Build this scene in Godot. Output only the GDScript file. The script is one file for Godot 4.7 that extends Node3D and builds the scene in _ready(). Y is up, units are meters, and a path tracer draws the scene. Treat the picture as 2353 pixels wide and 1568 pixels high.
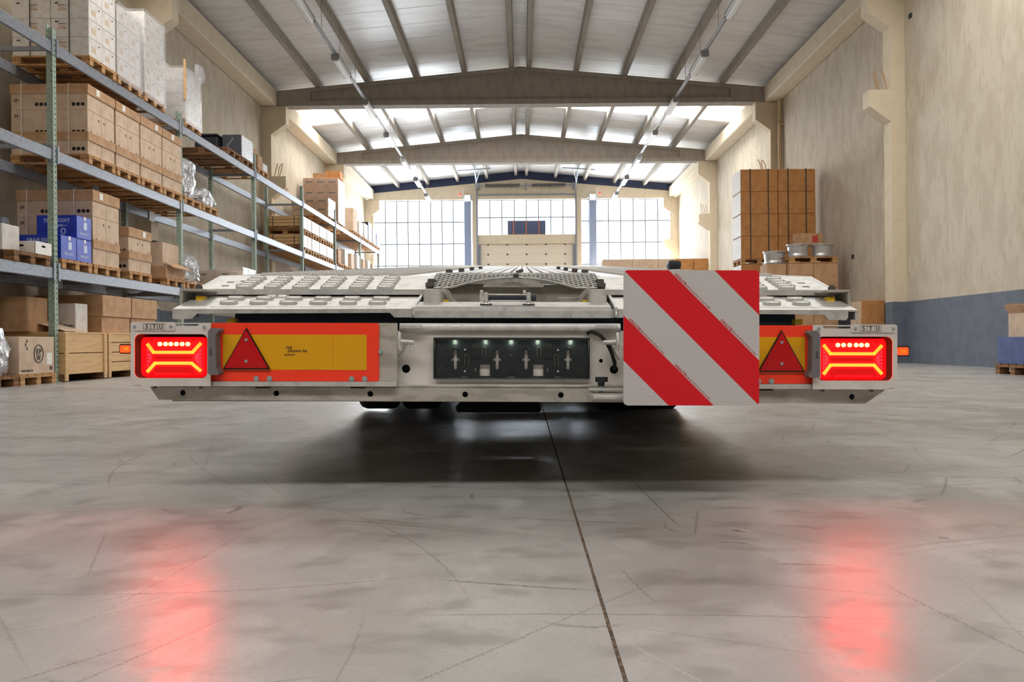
extends Node3D
# A warehouse hall seen from behind a low car-transporter trailer. Metres, y up, the hall runs along -z.

var M = {}            # materials
var used = {}         # names in use
var rng = RandomNumberGenerator.new()
const EYE := 0.51     # height of the lens

# ---------------------------------------------------------------- mesh collector
class MB:
	var v = PackedVector3Array()
	var n = PackedVector3Array()
	func tri(a, b, c, na = null, nb = null, nc = null):   # counter-clockwise from outside
		var f = (b - a).cross(c - a)
		if f.length_squared() < 1e-16:
			return
		f = f.normalized()
		v.append(a); v.append(c); v.append(b)
		n.append(f if na == null else na); n.append(f if nc == null else nc); n.append(f if nb == null else nb)
	func quad(a, b, c, d):
		tri(a, b, c); tri(a, c, d)
	func box(c, s, bv = 0.0, bs = Basis()):
		var h = s * 0.5
		var b = minf(bv, minf(h.x, minf(h.y, h.z)) * 0.9)
		if b <= 0.0:
			var p = []
			for i in 8:
				p.append(c + bs * Vector3(h.x * (1 if i & 1 else -1), h.y * (1 if i & 2 else -1), h.z * (1 if i & 4 else -1)))
			quad(p[4], p[5], p[7], p[6]); quad(p[1], p[0], p[2], p[3])
			quad(p[5], p[1], p[3], p[7]); quad(p[0], p[4], p[6], p[2])
			quad(p[6], p[7], p[3], p[2]); quad(p[0], p[1], p[5], p[4])
			return self
		for ax in 3:
			for sg in [-1.0, 1.0]:
				var e0 = Vector3.ZERO; e0[ax] = sg
				var e1 = Vector3.ZERO; e1[(ax + 1) % 3] = 1.0
				var e2 = Vector3.ZERO; e2[(ax + 2) % 3] = 1.0
				var o = e0 * h[ax]
				var a1 = e1 * (h[(ax + 1) % 3] - b)
				var a2 = e2 * (h[(ax + 2) % 3] - b)
				var q = [o - a1 - a2, o + a1 - a2, o + a1 + a2, o - a1 + a2]
				for i in 4: q[i] = c + bs * q[i]
				if sg > 0: quad(q[0], q[1], q[2], q[3])
				else: quad(q[3], q[2], q[1], q[0])
		for ax in 3:
			var u = (ax + 1) % 3
			var w = (ax + 2) % 3
			for su in [-1.0, 1.0]:
				for sw in [-1.0, 1.0]:
					var r = []
					for k in [[-1.0, 0], [1.0, 0], [1.0, 1], [-1.0, 1]]:
						var t = Vector3.ZERO
						t[ax] = k[0] * (h[ax] - b)
						t[u] = su * (h[u] - (b if k[1] == 0 else 0.0))
						t[w] = sw * (h[w] - (0.0 if k[1] == 0 else b))
						r.append(c + bs * t)
					if su * sw < 0: quad(r[0], r[1], r[2], r[3])
					else: quad(r[3], r[2], r[1], r[0])
		for i in 8:
			var g = Vector3(1 if i & 1 else -1, 1 if i & 2 else -1, 1 if i & 4 else -1)
			var r = []
			for ax in 3:
				var t = g * (h - Vector3.ONE * b)
				t[ax] = g[ax] * h[ax]
				r.append(c + bs * t)
			if g.x * g.y * g.z > 0: tri(r[0], r[1], r[2])
			else: tri(r[2], r[1], r[0])
		return self
	func prism(poly, z0, z1, xf = Transform3D()):   # polygon in xy, from z0 up to z1
		var p = PackedVector2Array(poly)
		if Geometry2D.is_polygon_clockwise(p): p.reverse()
		var t = Geometry2D.triangulate_polygon(p)
		var lo = minf(z0, z1)
		var hi = maxf(z0, z1)
		for i in range(0, t.size(), 3):
			var a = p[t[i]]
			var b = p[t[i + 1]]
			var c = p[t[i + 2]]
			if (b - a).cross(c - a) < 0:
				var k = b; b = c; c = k
			tri(xf * Vector3(a.x, a.y, hi), xf * Vector3(b.x, b.y, hi), xf * Vector3(c.x, c.y, hi))
			tri(xf * Vector3(a.x, a.y, lo), xf * Vector3(c.x, c.y, lo), xf * Vector3(b.x, b.y, lo))
		for i in p.size():
			var a = p[i]
			var b = p[(i + 1) % p.size()]
			quad(xf * Vector3(a.x, a.y, lo), xf * Vector3(b.x, b.y, lo), xf * Vector3(b.x, b.y, hi), xf * Vector3(a.x, a.y, hi))
		return self
	func walls(poly, z0, z1, inward = false):   # the sides of a prism only
		var p = PackedVector2Array(poly)
		if Geometry2D.is_polygon_clockwise(p): p.reverse()
		for i in p.size():
			var a = p[i]
			var b = p[(i + 1) % p.size()]
			if inward: quad(Vector3(b.x, b.y, z0), Vector3(a.x, a.y, z0), Vector3(a.x, a.y, z1), Vector3(b.x, b.y, z1))
			else: quad(Vector3(a.x, a.y, z0), Vector3(b.x, b.y, z0), Vector3(b.x, b.y, z1), Vector3(a.x, a.y, z1))
		return self
	func taper(base, top, z0, z1):   # two outlines with the same number of points, joined, with the top closed
		var k = base.size()
		for i in k:
			var j = (i + 1) % k
			quad(Vector3(base[i].x, base[i].y, z0), Vector3(base[j].x, base[j].y, z0), Vector3(top[j].x, top[j].y, z1), Vector3(top[i].x, top[i].y, z1))
		var c = Vector3.ZERO
		for p in top: c += Vector3(p.x, p.y, z1)
		c /= k
		for i in k:
			var j = (i + 1) % k
			tri(c, Vector3(top[i].x, top[i].y, z1), Vector3(top[j].x, top[j].y, z1))
		return self
	func tube(pts, r, sides = 8, caps = true):
		var rings = []
		var up = Vector3(0.123, 0.97, 0.21).normalized()
		for i in pts.size():
			var d = (pts[mini(i + 1, pts.size() - 1)] - pts[maxi(i - 1, 0)]).normalized()
			var x = up.cross(d)
			if x.length() < 0.05: x = Vector3.RIGHT.cross(d)
			x = x.normalized()
			var y = d.cross(x)
			var ring = []
			var rr = r[i] if r is Array else r
			for k in sides:
				var a = TAU * k / sides
				var o = x * cos(a) + y * sin(a)
				ring.append([pts[i] + o * rr, o])
			rings.append(ring)
		for i in pts.size() - 1:
			for k in sides:
				var a = rings[i][k]
				var b = rings[i][(k + 1) % sides]
				var c = rings[i + 1][(k + 1) % sides]
				var d = rings[i + 1][k]
				tri(a[0], b[0], c[0], a[1], b[1], c[1]); tri(a[0], c[0], d[0], a[1], c[1], d[1])
		if caps:
			for k in range(1, sides - 1):
				tri(rings[0][0][0], rings[0][k + 1][0], rings[0][k][0])
				tri(rings[-1][0][0], rings[-1][k][0], rings[-1][k + 1][0])
		return self
	func lathe(prof, seg, xf = Transform3D()):   # prof: Vector2(radius, height) from bottom to top, round local y
		for i in prof.size() - 1:
			for k in seg:
				var a0 = TAU * k / seg
				var a1 = TAU * (k + 1) / seg
				var f = func(p, a): return xf * Vector3(p.x * cos(a), p.y, -p.x * sin(a))
				quad(f.call(prof[i], a0), f.call(prof[i], a1), f.call(prof[i + 1], a1), f.call(prof[i + 1], a0))
		return self
	func lumpy(c, s, amp, freq, sd, div = 10, sag = 0.0):   # a box with a crumpled, rounded skin
		var nz = FastNoiseLite.new()
		nz.seed = sd; nz.frequency = freq
		var at = func(p):
			var u = p / (s * 0.5)
			var r = Vector3(u.x * sqrt(1 - u.y * u.y * .18 - u.z * u.z * .18), u.y, u.z * sqrt(1 - u.y * u.y * .18 - u.x * u.x * .18))
			var q = r * s * 0.5
			var k = 1.0 if u.y > -0.98 else 0.0
			var o = Vector3(nz.get_noise_3d(q.x * 9, q.y * 9, q.z * 9), nz.get_noise_3d(q.x * 9 + 50, q.y * 9, q.z * 9) * k, nz.get_noise_3d(q.x * 9, q.y * 9 + 50, q.z * 9))
			q += o * amp
			q.y -= sag * k * (u.x * u.x * .5 + u.z * u.z * .5) * (u.y * .5 + .5)
			return c + q
		for ax in 3:
			for sg in [-1.0, 1.0]:
				for i in div:
					for j in div:
						var cs = []
						for k in [[0, 0], [1, 0], [1, 1], [0, 1]]:
							var t = Vector3.ZERO
							t[ax] = sg * s[ax] * 0.5
							t[(ax + 1) % 3] = (float(i + k[0]) / div - 0.5) * s[(ax + 1) % 3]
							t[(ax + 2) % 3] = (float(j + k[1]) / div - 0.5) * s[(ax + 2) % 3]
							cs.append(at.call(t))
						if sg > 0: quad(cs[0], cs[1], cs[2], cs[3])
						else: quad(cs[3], cs[2], cs[1], cs[0])
		return self
	func mesh():
		var a = []
		a.resize(Mesh.ARRAY_MAX)
		a[Mesh.ARRAY_VERTEX] = v
		a[Mesh.ARRAY_NORMAL] = n
		var m = ArrayMesh.new()
		m.add_surface_from_arrays(Mesh.PRIMITIVE_TRIANGLES, a)
		return m

func mb(): return MB.new()

# ---------------------------------------------------------------- nodes
func numbered(called):
	if not used.has(called):
		used[called] = 0
		return called
	used[called] += 1
	return "%s_%03d" % [called, used[called]]

func tag(o, label, category, group = "", kind = ""):
	if label != "": o.set_meta("label", label)
	if category != "": o.set_meta("category", category)
	if group != "": o.set_meta("group", group)
	if kind != "": o.set_meta("kind", kind)
	return o

func thing(called, label, category, at = Vector3.ZERO, group = "", turn = 0.0):
	var o = Node3D.new()
	o.name = numbered(called)
	add_child(o)
	o.position = at
	o.rotation.y = turn
	return tag(o, label, category, group)

func struct(called):
	var o = Node3D.new()
	o.name = called
	add_child(o)
	o.set_meta("kind", "structure")
	return o

func part(b, called, m, parent, at = Vector3.ZERO, turn = 0.0):   # b: a collector or a finished mesh
	var o = MeshInstance3D.new()
	o.mesh = b if b is Mesh else b.mesh()
	if m: o.material_override = m
	o.name = called
	parent.add_child(o, true)
	o.position = at
	o.rotation.y = turn
	return o

func one(b, called, m, label, category, at = Vector3.ZERO, group = "", turn = 0.0):   # a thing of one mesh
	var o = MeshInstance3D.new()
	o.mesh = b if b is Mesh else b.mesh()
	o.material_override = m
	o.name = numbered(called)
	add_child(o)
	o.position = at
	o.rotation.y = turn
	return tag(o, label, category, group)

func words(s, high, m, parent, called, xf, bold = false, deep = 0.001, serif = false):   # flat lettering, centred
	var t = TextMesh.new()
	var f = SystemFont.new()
	f.font_names = PackedStringArray(["Droid Serif" if serif else "Droid Sans"])
	f.font_weight = 700 if bold else 400
	t.font = f
	t.text = s
	t.font_size = 32
	t.pixel_size = high / 23.0
	t.depth = deep
	t.curve_step = 2.0
	var o = MeshInstance3D.new()
	o.mesh = t
	o.material_override = m
	o.name = called
	parent.add_child(o, true)
	o.transform = xf
	return o

var boxes = {}
func bmesh(s, bv = 0.0):   # shared box meshes
	var k = "%s %s" % [s, bv]
	if not boxes.has(k): boxes[k] = mb().box(Vector3.ZERO, s, bv).mesh()
	return boxes[k]

func rrect(x0, y0, x1, y1, r, k = 5):
	var p = PackedVector2Array()
	for c in [[x1 - r, y1 - r, 0], [x0 + r, y1 - r, 1], [x0 + r, y0 + r, 2], [x1 - r, y0 + r, 3]]:
		for i in k + 1:
			var a = (c[2] + float(i) / k) * PI / 2
			p.append(Vector2(c[0] + r * cos(a), c[1] + r * sin(a)))
	return p

func disc(c, r, k = 14):
	var p = PackedVector2Array()
	for i in k: p.append(c + Vector2(cos(TAU * i / k), sin(TAU * i / k)) * r)
	return p

# ---------------------------------------------------------------- textures and materials
func grain(w, h, freq, sd, oct = 4, sx = 1.0, sy = 1.0, kind = FastNoiseLite.TYPE_SIMPLEX_SMOOTH):
	var f = FastNoiseLite.new()
	f.seed = sd
	f.noise_type = kind
	f.frequency = freq
	f.fractal_octaves = oct
	var im = f.get_seamless_image(int(w / sx), int(h / sy))
	if sx != 1.0 or sy != 1.0: im.resize(w, h, Image.INTERPOLATE_CUBIC)
	im.convert(Image.FORMAT_L8)
	return im

func lay(w, h, base, layers, strokes = []):   # layers: [grain, colour, from, to, strength]; strokes: [x, y, dx, dy, length, width, colour, strength, bend]
	var px := Image.create(w, h, false, Image.FORMAT_RGB8)
	px.fill(base)
	var out: PackedByteArray = px.get_data()
	var count: int = w * h
	for l in layers:
		if l[4] <= 0.0: continue
		var lut := PackedInt32Array()
		for i in 256: lut.append(int(smoothstep(l[2], l[3], i / 255.0) * l[4] * 256))
		var from: PackedByteArray = l[0].get_data()
		var cr: int = l[1].r8
		var cg: int = l[1].g8
		var cb: int = l[1].b8
		var at: int = 0
		for i: int in count:
			var t: int = lut[from[i]]
			if t > 0:
				var r: int = out[at]
				var g: int = out[at + 1]
				var b: int = out[at + 2]
				out[at] = r + ((cr - r) * t >> 8)
				out[at + 1] = g + ((cg - g) * t >> 8)
				out[at + 2] = b + ((cb - b) * t >> 8)
			at += 3
	for s in strokes:
		var p = Vector2(s[0], s[1])
		var d = Vector2(s[2], s[3]).normalized()
		for k in int(s[4]):
			d = d.rotated(s[8])
			p += d
			var a = s[7] * rng.randf_range(0.35, 1.0) * minf(1.0, minf(k, s[4] - k) / (s[4] * .2 + 1))
			for o in range(int(s[5])):
				var x = posmod(int(p.x - d.y * (o - s[5] * .5)), w)
				var y = posmod(int(p.y + d.x * (o - s[5] * .5)), h)
				var at = (y * w + x) * 3
				out[at] = int(lerpf(out[at], s[6].r * 255, a))
				out[at + 1] = int(lerpf(out[at + 1], s[6].g * 255, a))
				out[at + 2] = int(lerpf(out[at + 2], s[6].b * 255, a))
	var im = Image.create_from_data(w, h, false, Image.FORMAT_RGB8, out)
	im.generate_mipmaps()
	return ImageTexture.create_from_image(im)

func relief(im, strength):
	var k = im.duplicate()
	k.convert(Image.FORMAT_RGBA8)
	k.bump_map_to_normal_map(strength)
	return ImageTexture.create_from_image(k)

func mat(color, rough = 0.6, metal = 0.0, tex = null, per_metre = 1.0, world = false, nrm = null, nscale = 1.0):
	var m = StandardMaterial3D.new()
	m.albedo_color = color
	m.roughness = rough
	m.metallic = metal
	if tex or nrm:
		m.albedo_texture = tex
		m.uv1_triplanar = true
		m.uv1_world_triplanar = world
		m.uv1_scale = Vector3.ONE * per_metre if not per_metre is Vector3 else per_metre
		m.uv1_triplanar_sharpness = 8.0
		if nrm:
			m.normal_enabled = true
			m.normal_texture = nrm
			m.normal_scale = nscale
	return m

func glow(color, energy, base = Color.BLACK):
	var m = StandardMaterial3D.new()
	m.albedo_color = base
	m.roughness = 0.3
	m.emission_enabled = true
	m.emission = color
	m.emission_energy_multiplier = energy
	return m

func area(at, size, towards, color, energy):   # a soft light facing «towards»
	var l = AreaLight3D.new()
	l.area_size = size
	l.light_color = color
	l.light_energy = energy
	l.area_normalize_energy = true
	l.shadow_enabled = true
	l.area_range = 90.0
	add_child(l)
	var up = Vector3.UP if absf(towards.y) < 0.9 else Vector3.FORWARD
	l.look_at_from_position(at, at + towards, up)
	return l

func _ready():
	rng.seed = 7
	set_camera_and_light()
	make_materials()
	build_hall()
	build_end_wall()
	build_lights_row()
	build_rack()
	build_rack_loads()
	build_opposite_side()
	build_trailer()

# ---------------------------------------------------------------- camera, sky, daylight, exposure
const FRAMES := [17.05, 25.2, 33.35]                   # distances of the roof frames that stand in view
const SKYLIGHTS := [-4.75, 11.6, 27.9]                 # where each strip of rooflights starts
const SKYLIGHT_POWER := 36.0
const SKY_STRIP := 1.9

func set_camera_and_light():
	var cam = Camera3D.new()
	cam.name = "camera"
	cam.projection = Camera3D.PROJECTION_FRUSTUM
	cam.near = 0.05
	cam.far = 300.0
	cam.size = 2.0 * cam.near * 784.0 / 1830.0
	cam.frustum_offset = Vector2(-24.5 / 1830.0, 3.0 / 1830.0) * cam.near
	add_child(cam)
	cam.position = Vector3(0, EYE, 0)
	cam.rotation = Vector3(0, 0, -0.009)
	cam.current = true

	var e = Environment.new()
	e.background_mode = Environment.BG_SKY
	var sm = ProceduralSkyMaterial.new()
	sm.sky_top_color = Color(0.80, 0.88, 1.0)
	sm.sky_horizon_color = Color(0.97, 0.98, 1.0)
	sm.ground_horizon_color = Color(0.80, 0.80, 0.78)
	sm.ground_bottom_color = Color(0.6, 0.6, 0.58)
	sm.sky_energy_multiplier = 2.6
	sm.ground_energy_multiplier = 1.6
	var sky = Sky.new()
	sky.sky_material = sm
	e.sky = sky
	e.tonemap_mode = Environment.TONE_MAPPER_LINEAR
	e.tonemap_exposure = 1.2
	e.sdfgi_enabled = true
	e.ssao_enabled = true
	e.ssil_enabled = true
	var we = WorldEnvironment.new()
	we.environment = e
	add_child(we)

	# daylight through the rooflight strips, one light under each pitch
	for d in SKYLIGHTS:
		for s in [-1.0, 1.0]:
			area(Vector3(s * 3.85, roof_y(3.85) - 0.03, -(d + SKY_STRIP / 2)), Vector2(7.5, SKY_STRIP), Vector3(-s * 0.0926, -1, 0).normalized(), Color(1.0, 0.985, 0.96), SKYLIGHT_POWER)
	# daylight through the glazed end wall
	area(Vector3(-5.3, 4.0, -41.95), Vector2(4.7, 7.6), Vector3(0, 0, 1), Color(0.95, 0.98, 1.0), 175.0)
	area(Vector3(5.7, 4.0, -41.95), Vector2(4.6, 7.6), Vector3(0, 0, 1), Color(0.95, 0.98, 1.0), 175.0)
	area(Vector3(0.18, 7.05, -41.95), Vector2(4.9, 1.8), Vector3(0, 0, 1), Color(0.95, 0.98, 1.0), 32.0)

func roof_y(x): return 8.68 + (7.85 - absf(x)) * 0.0926

# ---------------------------------------------------------------- materials
func make_materials():
	var C = func(r, g, b): return Color(r / 255.0, g / 255.0, b / 255.0)
	# floor: worn grey concrete with scuffs and scratches
	var W = 2048
	var st = []
	for i in 900:
		var a = rng.randf_range(-0.9, 0.9) + (PI / 2 if rng.randf() < 0.45 else 0.0)
		var dark = rng.randf() < 0.8
		st.append([rng.randf() * W, rng.randf() * W, cos(a), sin(a), rng.randf_range(30, 330), 1 if rng.randf() < 0.8 else 2, C.call(70, 64, 60) if dark else C.call(205, 200, 192), rng.randf_range(0.25, 0.8), rng.randf_range(-0.002, 0.002)])
	for i in 150:
		st.append([rng.randf() * W, rng.randf() * W, rng.randf_range(-1, 1), rng.randf_range(-1, 1), rng.randf_range(8, 50), rng.randi_range(2, 6), C.call(70, 66, 62), rng.randf_range(0.25, 0.65), rng.randf_range(-0.05, 0.05)])
	for i in 40:   # bundles of scuff lines
		var p = Vector2(rng.randf(), rng.randf()) * W
		var a = rng.randf_range(-.5, .5)
		var bend = rng.randf_range(-0.004, 0.004)
		for k in rng.randi_range(8, 26):
			st.append([p.x + rng.randf_range(-20, 20), p.y + rng.randf_range(-9, 9), cos(a), sin(a), rng.randf_range(40, 240), 1, C.call(96, 91, 86), rng.randf_range(.15, .45), bend])
	var big = grain(W, W, 0.0024, 3, 5)
	var mid = grain(W, W, 0.012, 4, 5, 1.0, 2.0)
	var fine = grain(W, W, 0.3, 5, 3)
	var smudge = grain(W, W, 0.02, 6, 6, 1.6, 1.0)
	M.floor = mat(Color.WHITE, 0.34, 0.0, lay(W, W, C.call(174, 173, 172), [[big, C.call(138, 136, 134), 0.45, 0.8, 0.6], [mid, C.call(196, 195, 194), 0.5, 0.78, 0.55], [smudge, C.call(122, 119, 116), 0.56, 0.86, 0.42], [fine, C.call(146, 144, 142), 0.5, 0.95, 0.5]], st), 0.13, true, relief(grain(1024, 1024, 0.02, 8, 5), 1.2), 0.22)
	M.floor.metallic_specular = 0.6
	M.floor.roughness = 0.62
	M.floor.roughness_texture = lay(1024, 1024, Color(.5, .5, .5), [[grain(1024, 1024, 0.01, 9, 5), Color(.64, .64, .64), .35, .75, .9], [grain(1024, 1024, 0.08, 10, 3), Color(.74, .74, .74), .55, .85, .6]])
	M.joint = mat(Color.WHITE, 0.9, 0.0, lay(256, 256, C.call(120, 102, 86), [[grain(256, 256, 0.06, 11), C.call(70, 58, 48), 0.4, 0.7, 0.8]]), 3.0, true)
	# rendered walls with vertical streaks
	var vs = grain(1024, 1024, 0.03, 21, 4, 1.0, 5.0)
	var vb = grain(1024, 1024, 0.006, 22, 4, 1.0, 2.0)
	M.wall = mat(Color.WHITE, 0.92, 0.0, lay(1024, 1024, C.call(206, 196, 178), [[vb, C.call(192, 181, 162), 0.4, 0.75, 0.7], [vs, C.call(176, 165, 146), 0.56, 0.9, 0.55]]), 0.3, true, relief(vs, 3.0), 0.6)
	M.wainscot = mat(Color.WHITE, 0.75, 0.0, lay(512, 512, C.call(104, 112, 126), [[grain(512, 512, 0.012, 31), C.call(94, 102, 117), 0.4, 0.7, 0.7], [grain(512, 512, 0.05, 32), C.call(120, 126, 136), 0.62, 0.85, 0.5]]), 0.45, true, relief(vs, 3.0), 0.4)
	M.pilaster = mat(Color.WHITE, 0.85, 0.0, lay(256, 256, C.call(222, 208, 184), [[grain(256, 256, 0.02, 33), C.call(213, 198, 172), 0.45, 0.8, 0.6]]), 0.6, true)
	M.beam = mat(Color.WHITE, 0.85, 0.0, lay(512, 512, C.call(158, 150, 140), [[grain(512, 512, 0.012, 41, 4, 1.0, 3.0), C.call(142, 135, 126), 0.45, 0.75, 0.5], [grain(512, 512, 0.06, 42), C.call(168, 160, 149), 0.6, 0.85, 0.4]]), 0.5, true)
	M.roof = mat(Color.WHITE, 0.36, 0.0, lay(512, 512, C.call(222, 219, 216), [[grain(512, 512, 0.01, 43, 4, 6.0, 1.0), C.call(204, 201, 199), 0.45, 0.75, 0.6]]), 0.35, true, relief(grain(512, 512, 0.02, 44, 3, 6.0, 1.0), 1.0), 0.25)
	M.skylight = glow(Color(1.0, 0.985, 0.96), 1.7, Color(0.9, 0.9, 0.88))
	M.dark_blue = mat(C.call(40, 52, 84), 0.6)
	M.frame_blue = mat(C.call(150, 165, 195), 0.6)
	M.mullion = mat(C.call(112, 118, 126), 0.5)
	M.rebar = mat(C.call(196, 160, 124), 0.8, 0.2)
	M.pipe = mat(C.call(200, 178, 146), 0.6)
	M.cream = mat(C.call(226, 214, 196), 0.55)
	M.glass = mat(Color(0.95, 0.98, 1.0, 0.1), 0.05)
	M.glass.transparency = BaseMaterial3D.TRANSPARENCY_ALPHA
	M.dark_glass = mat(C.call(92, 104, 138), 0.15)
	M.orange_frame = mat(C.call(196, 120, 92), 0.6)
	# rack
	var zn = grain(512, 512, 0.03, 51, 4)
	M.beam_steel = mat(Color.WHITE, 0.46, 0.35, lay(512, 512, C.call(146, 151, 160), [[zn, C.call(128, 134, 145), 0.4, 0.7, 0.7], [grain(512, 512, 0.09, 52), C.call(166, 170, 178), 0.62, 0.85, 0.5]]), .9, true)
	M.post_green = mat(Color.WHITE, 0.62, 0.0, lay(512, 512, C.call(154, 174, 158), [[zn, C.call(128, 150, 134), 0.45, 0.7, 0.7], [grain(512, 512, 0.08, 53), C.call(186, 194, 188), 0.62, 0.8, 0.6]]), 1.4, true)
	# timber and board
	var wg = grain(512, 512, 0.02, 61, 4, 8.0, 1.0)
	M.wood = mat(Color.WHITE, 0.8, 0.0, lay(512, 512, C.call(196, 150, 100), [[wg, C.call(150, 106, 64), 0.42, 0.72, 0.75], [grain(512, 512, 0.01, 62), C.call(214, 176, 130), 0.55, 0.8, 0.5]]), 1.5)
	M.wood_old = mat(Color.WHITE, 0.85, 0.0, lay(512, 512, C.call(150, 108, 72), [[wg, C.call(98, 68, 44), 0.42, 0.72, 0.8]]), 1.5)
	M.crate = mat(Color.WHITE, 0.75, 0.0, lay(512, 512, C.call(222, 184, 134), [[wg, C.call(204, 164, 116), 0.45, 0.75, 0.45]]), 1.2)
	var kg = grain(512, 512, 0.008, 71)
	var kf = grain(512, 512, 0.2, 72, 2)
	M.kraft = mat(Color.WHITE, 0.82, 0.0, lay(512, 512, C.call(196, 158, 122), [[kg, C.call(180, 140, 104), 0.42, 0.75, 0.7], [kf, C.call(168, 130, 98), 0.55, 0.9, 0.35]]), 0.9)
	M.kraft_pale = mat(Color.WHITE, 0.82, 0.0, lay(512, 512, C.call(216, 192, 168), [[kg, C.call(202, 176, 150), 0.42, 0.75, 0.7], [kf, C.call(190, 164, 138), 0.55, 0.9, 0.3]]), 0.9)
	M.kraft_tan = mat(Color.WHITE, 0.82, 0.0, lay(512, 512, C.call(196, 140, 86), [[kg, C.call(180, 124, 72), 0.42, 0.75, 0.6], [kf, C.call(168, 114, 66), 0.55, 0.9, 0.3]]), 0.9)
	M.white_box = mat(Color.WHITE, 0.6, 0.0, lay(256, 256, C.call(222, 218, 214), [[grain(256, 256, 0.02, 73), C.call(204, 200, 196), 0.45, 0.75, 0.7]]), 0.8)
	M.tray = mat(C.call(238, 236, 232), 0.55)
	M.blue_box = mat(Color.WHITE, 0.45, 0.0, lay(256, 256, C.call(20, 62, 190), [[grain(256, 256, 0.02, 74), C.call(14, 50, 168), 0.45, 0.75, 0.7]]), 0.9)
	M.blue_dull = mat(Color.WHITE, 0.6, 0.0, lay(256, 256, C.call(58, 78, 138), [[grain(256, 256, 0.02, 75), C.call(44, 62, 116), 0.45, 0.75, 0.7]]), 0.9)
	M.black_plastic = mat(C.call(30, 34, 44), 0.45)
	M.grey_plastic = mat(C.call(74, 78, 90), 0.4)
	M.red_wrap = mat(C.call(206, 62, 66), 0.4)
	M.ink = mat(C.call(30, 28, 28), 0.7)
	M.ink_soft = mat(C.call(92, 82, 76), 0.8)
	M.print_orange = mat(C.call(206, 138, 84), 0.7)
	M.print_faint = mat(C.call(204, 186, 164), 0.7)
	M.print_white = mat(C.call(208, 218, 244), 0.6)
	M.paper = mat(C.call(236, 234, 230), 0.6)
	M.tape = mat(C.call(206, 176, 140), 0.35)
	M.strap = mat(C.call(226, 216, 204), 0.4)
	M.strap_dark = mat(C.call(64, 62, 58), 0.5)
	var cr = relief(grain(512, 512, 0.035, 81, 5, 1.0, 1.0, FastNoiseLite.TYPE_CELLULAR), 6.0)
	M.wrap = mat(Color.WHITE, 0.22, 0.25, lay(512, 512, C.call(208, 210, 214), [[grain(512, 512, 0.02, 82, 4), C.call(160, 162, 168), 0.42, 0.7, 0.7]]), 1.6, false, cr, 0.7)
	M.wrap_clear = mat(Color(0.93, 0.94, 0.97, 0.17), 0.16, 0.0, null, 1.6, false, cr, 1.3)
	M.wrap_clear.transparency = BaseMaterial3D.TRANSPARENCY_ALPHA
	M.alu = mat(C.call(206, 206, 208), 0.32, 0.8)
	# trailer
	var zg = grain(1024, 1024, 0.012, 91, 5)
	var zs = []
	for i in 160:
		var a = rng.randf_range(0, PI)
		zs.append([rng.randf() * 1024, rng.randf() * 1024, cos(a), sin(a), rng.randf_range(8, 80), 1, C.call(120, 118, 116), rng.randf_range(0.2, 0.7), rng.randf_range(-0.02, 0.02)])
	for i in 30:
		zs.append([rng.randf() * 1024, rng.randf() * 1024, rng.randf_range(-1, 1), rng.randf_range(-1, 1), rng.randf_range(6, 26), rng.randi_range(3, 8), C.call(112, 106, 102), 0.4, 0.03])
	M.galv = mat(Color.WHITE, 0.42, 0.45, lay(1024, 1024, C.call(214, 214, 212), [[zg, C.call(192, 192, 191), 0.38, 0.78, 0.8], [grain(1024, 1024, 0.05, 92), C.call(180, 180, 178), 0.55, 0.9, 0.4]], zs), 1.1)
	M.galv_dull = mat(Color.WHITE, 0.55, 0.3, lay(512, 512, C.call(188, 184, 176), [[grain(512, 512, 0.02, 93, 5, 3.0, 1.0), C.call(158, 154, 145), 0.4, 0.7, 0.8], [grain(512, 512, 0.1, 94), C.call(140, 135, 126), 0.62, 0.85, 0.35]]), 1.3)
	M.plate = mat(Color.WHITE, 0.45, 0.15, lay(512, 512, C.call(222, 218, 213), [[grain(512, 512, 0.012, 95), C.call(208, 204, 198), 0.42, 0.75, 0.7]]), 1.0)
	M.shaded_steel = mat(C.call(44, 50, 62), 0.6, 0.2)  # galvanised steel below the deck, its shade put into the dark colour
	M.rubber = mat(C.call(26, 26, 28), 0.85)
	M.bumper_rubber = mat(C.call(112, 108, 112), 0.55)
	M.black_abs = mat(C.call(30, 36, 40), 0.4)
	M.orange = mat(C.call(255, 62, 32), 0.4)
	M.yellow_paint = mat(C.call(226, 186, 40), 0.5)
	# honeycomb of retroreflective sheeting
	var hx = func(face, line):
		var im = Image.create(252, 218, false, Image.FORMAT_RGB8)
		for y in 218:
			for x in 252:
				var p = Vector2(x, y)
				var best = 1e9
				var next = 1e9
				var gx = 31.5
				var gy = 27.25
				for j in range(int(y / gy) - 1, int(y / gy) + 3):
					for i in range(int(x / gx) - 1, int(x / gx) + 3):
						var k = p.distance_to(Vector2((i + 0.5 * posmod(j, 2)) * gx, j * gy))
						if k < best: next = best; best = k
						elif k < next: next = k
				var t = smoothstep(1.0, 5.0, next - best)
				im.set_pixel(x, y, line.lerp(face, t))
		im.generate_mipmaps()
		return ImageTexture.create_from_image(im)
	var rr = 0.42
	M.retro_white = mat(Color.WHITE, rr, 0.0, hx.call(C.call(206, 203, 203), C.call(160, 160, 170)), 18.0)
	M.retro_red = mat(Color.WHITE, rr, 0.0, hx.call(C.call(226, 14, 32), C.call(196, 6, 22)), 18.0)
	M.retro_yellow = mat(Color.WHITE, 0.3, 0.0, hx.call(C.call(232, 170, 10), C.call(196, 138, 4)), 22.0)
	M.reflector_red = mat(Color.WHITE, 0.16, 0.0, hx.call(C.call(206, 12, 22), C.call(160, 4, 12)), 30.0)
	M.red_ink = mat(C.call(196, 30, 44), 0.5)
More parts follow.
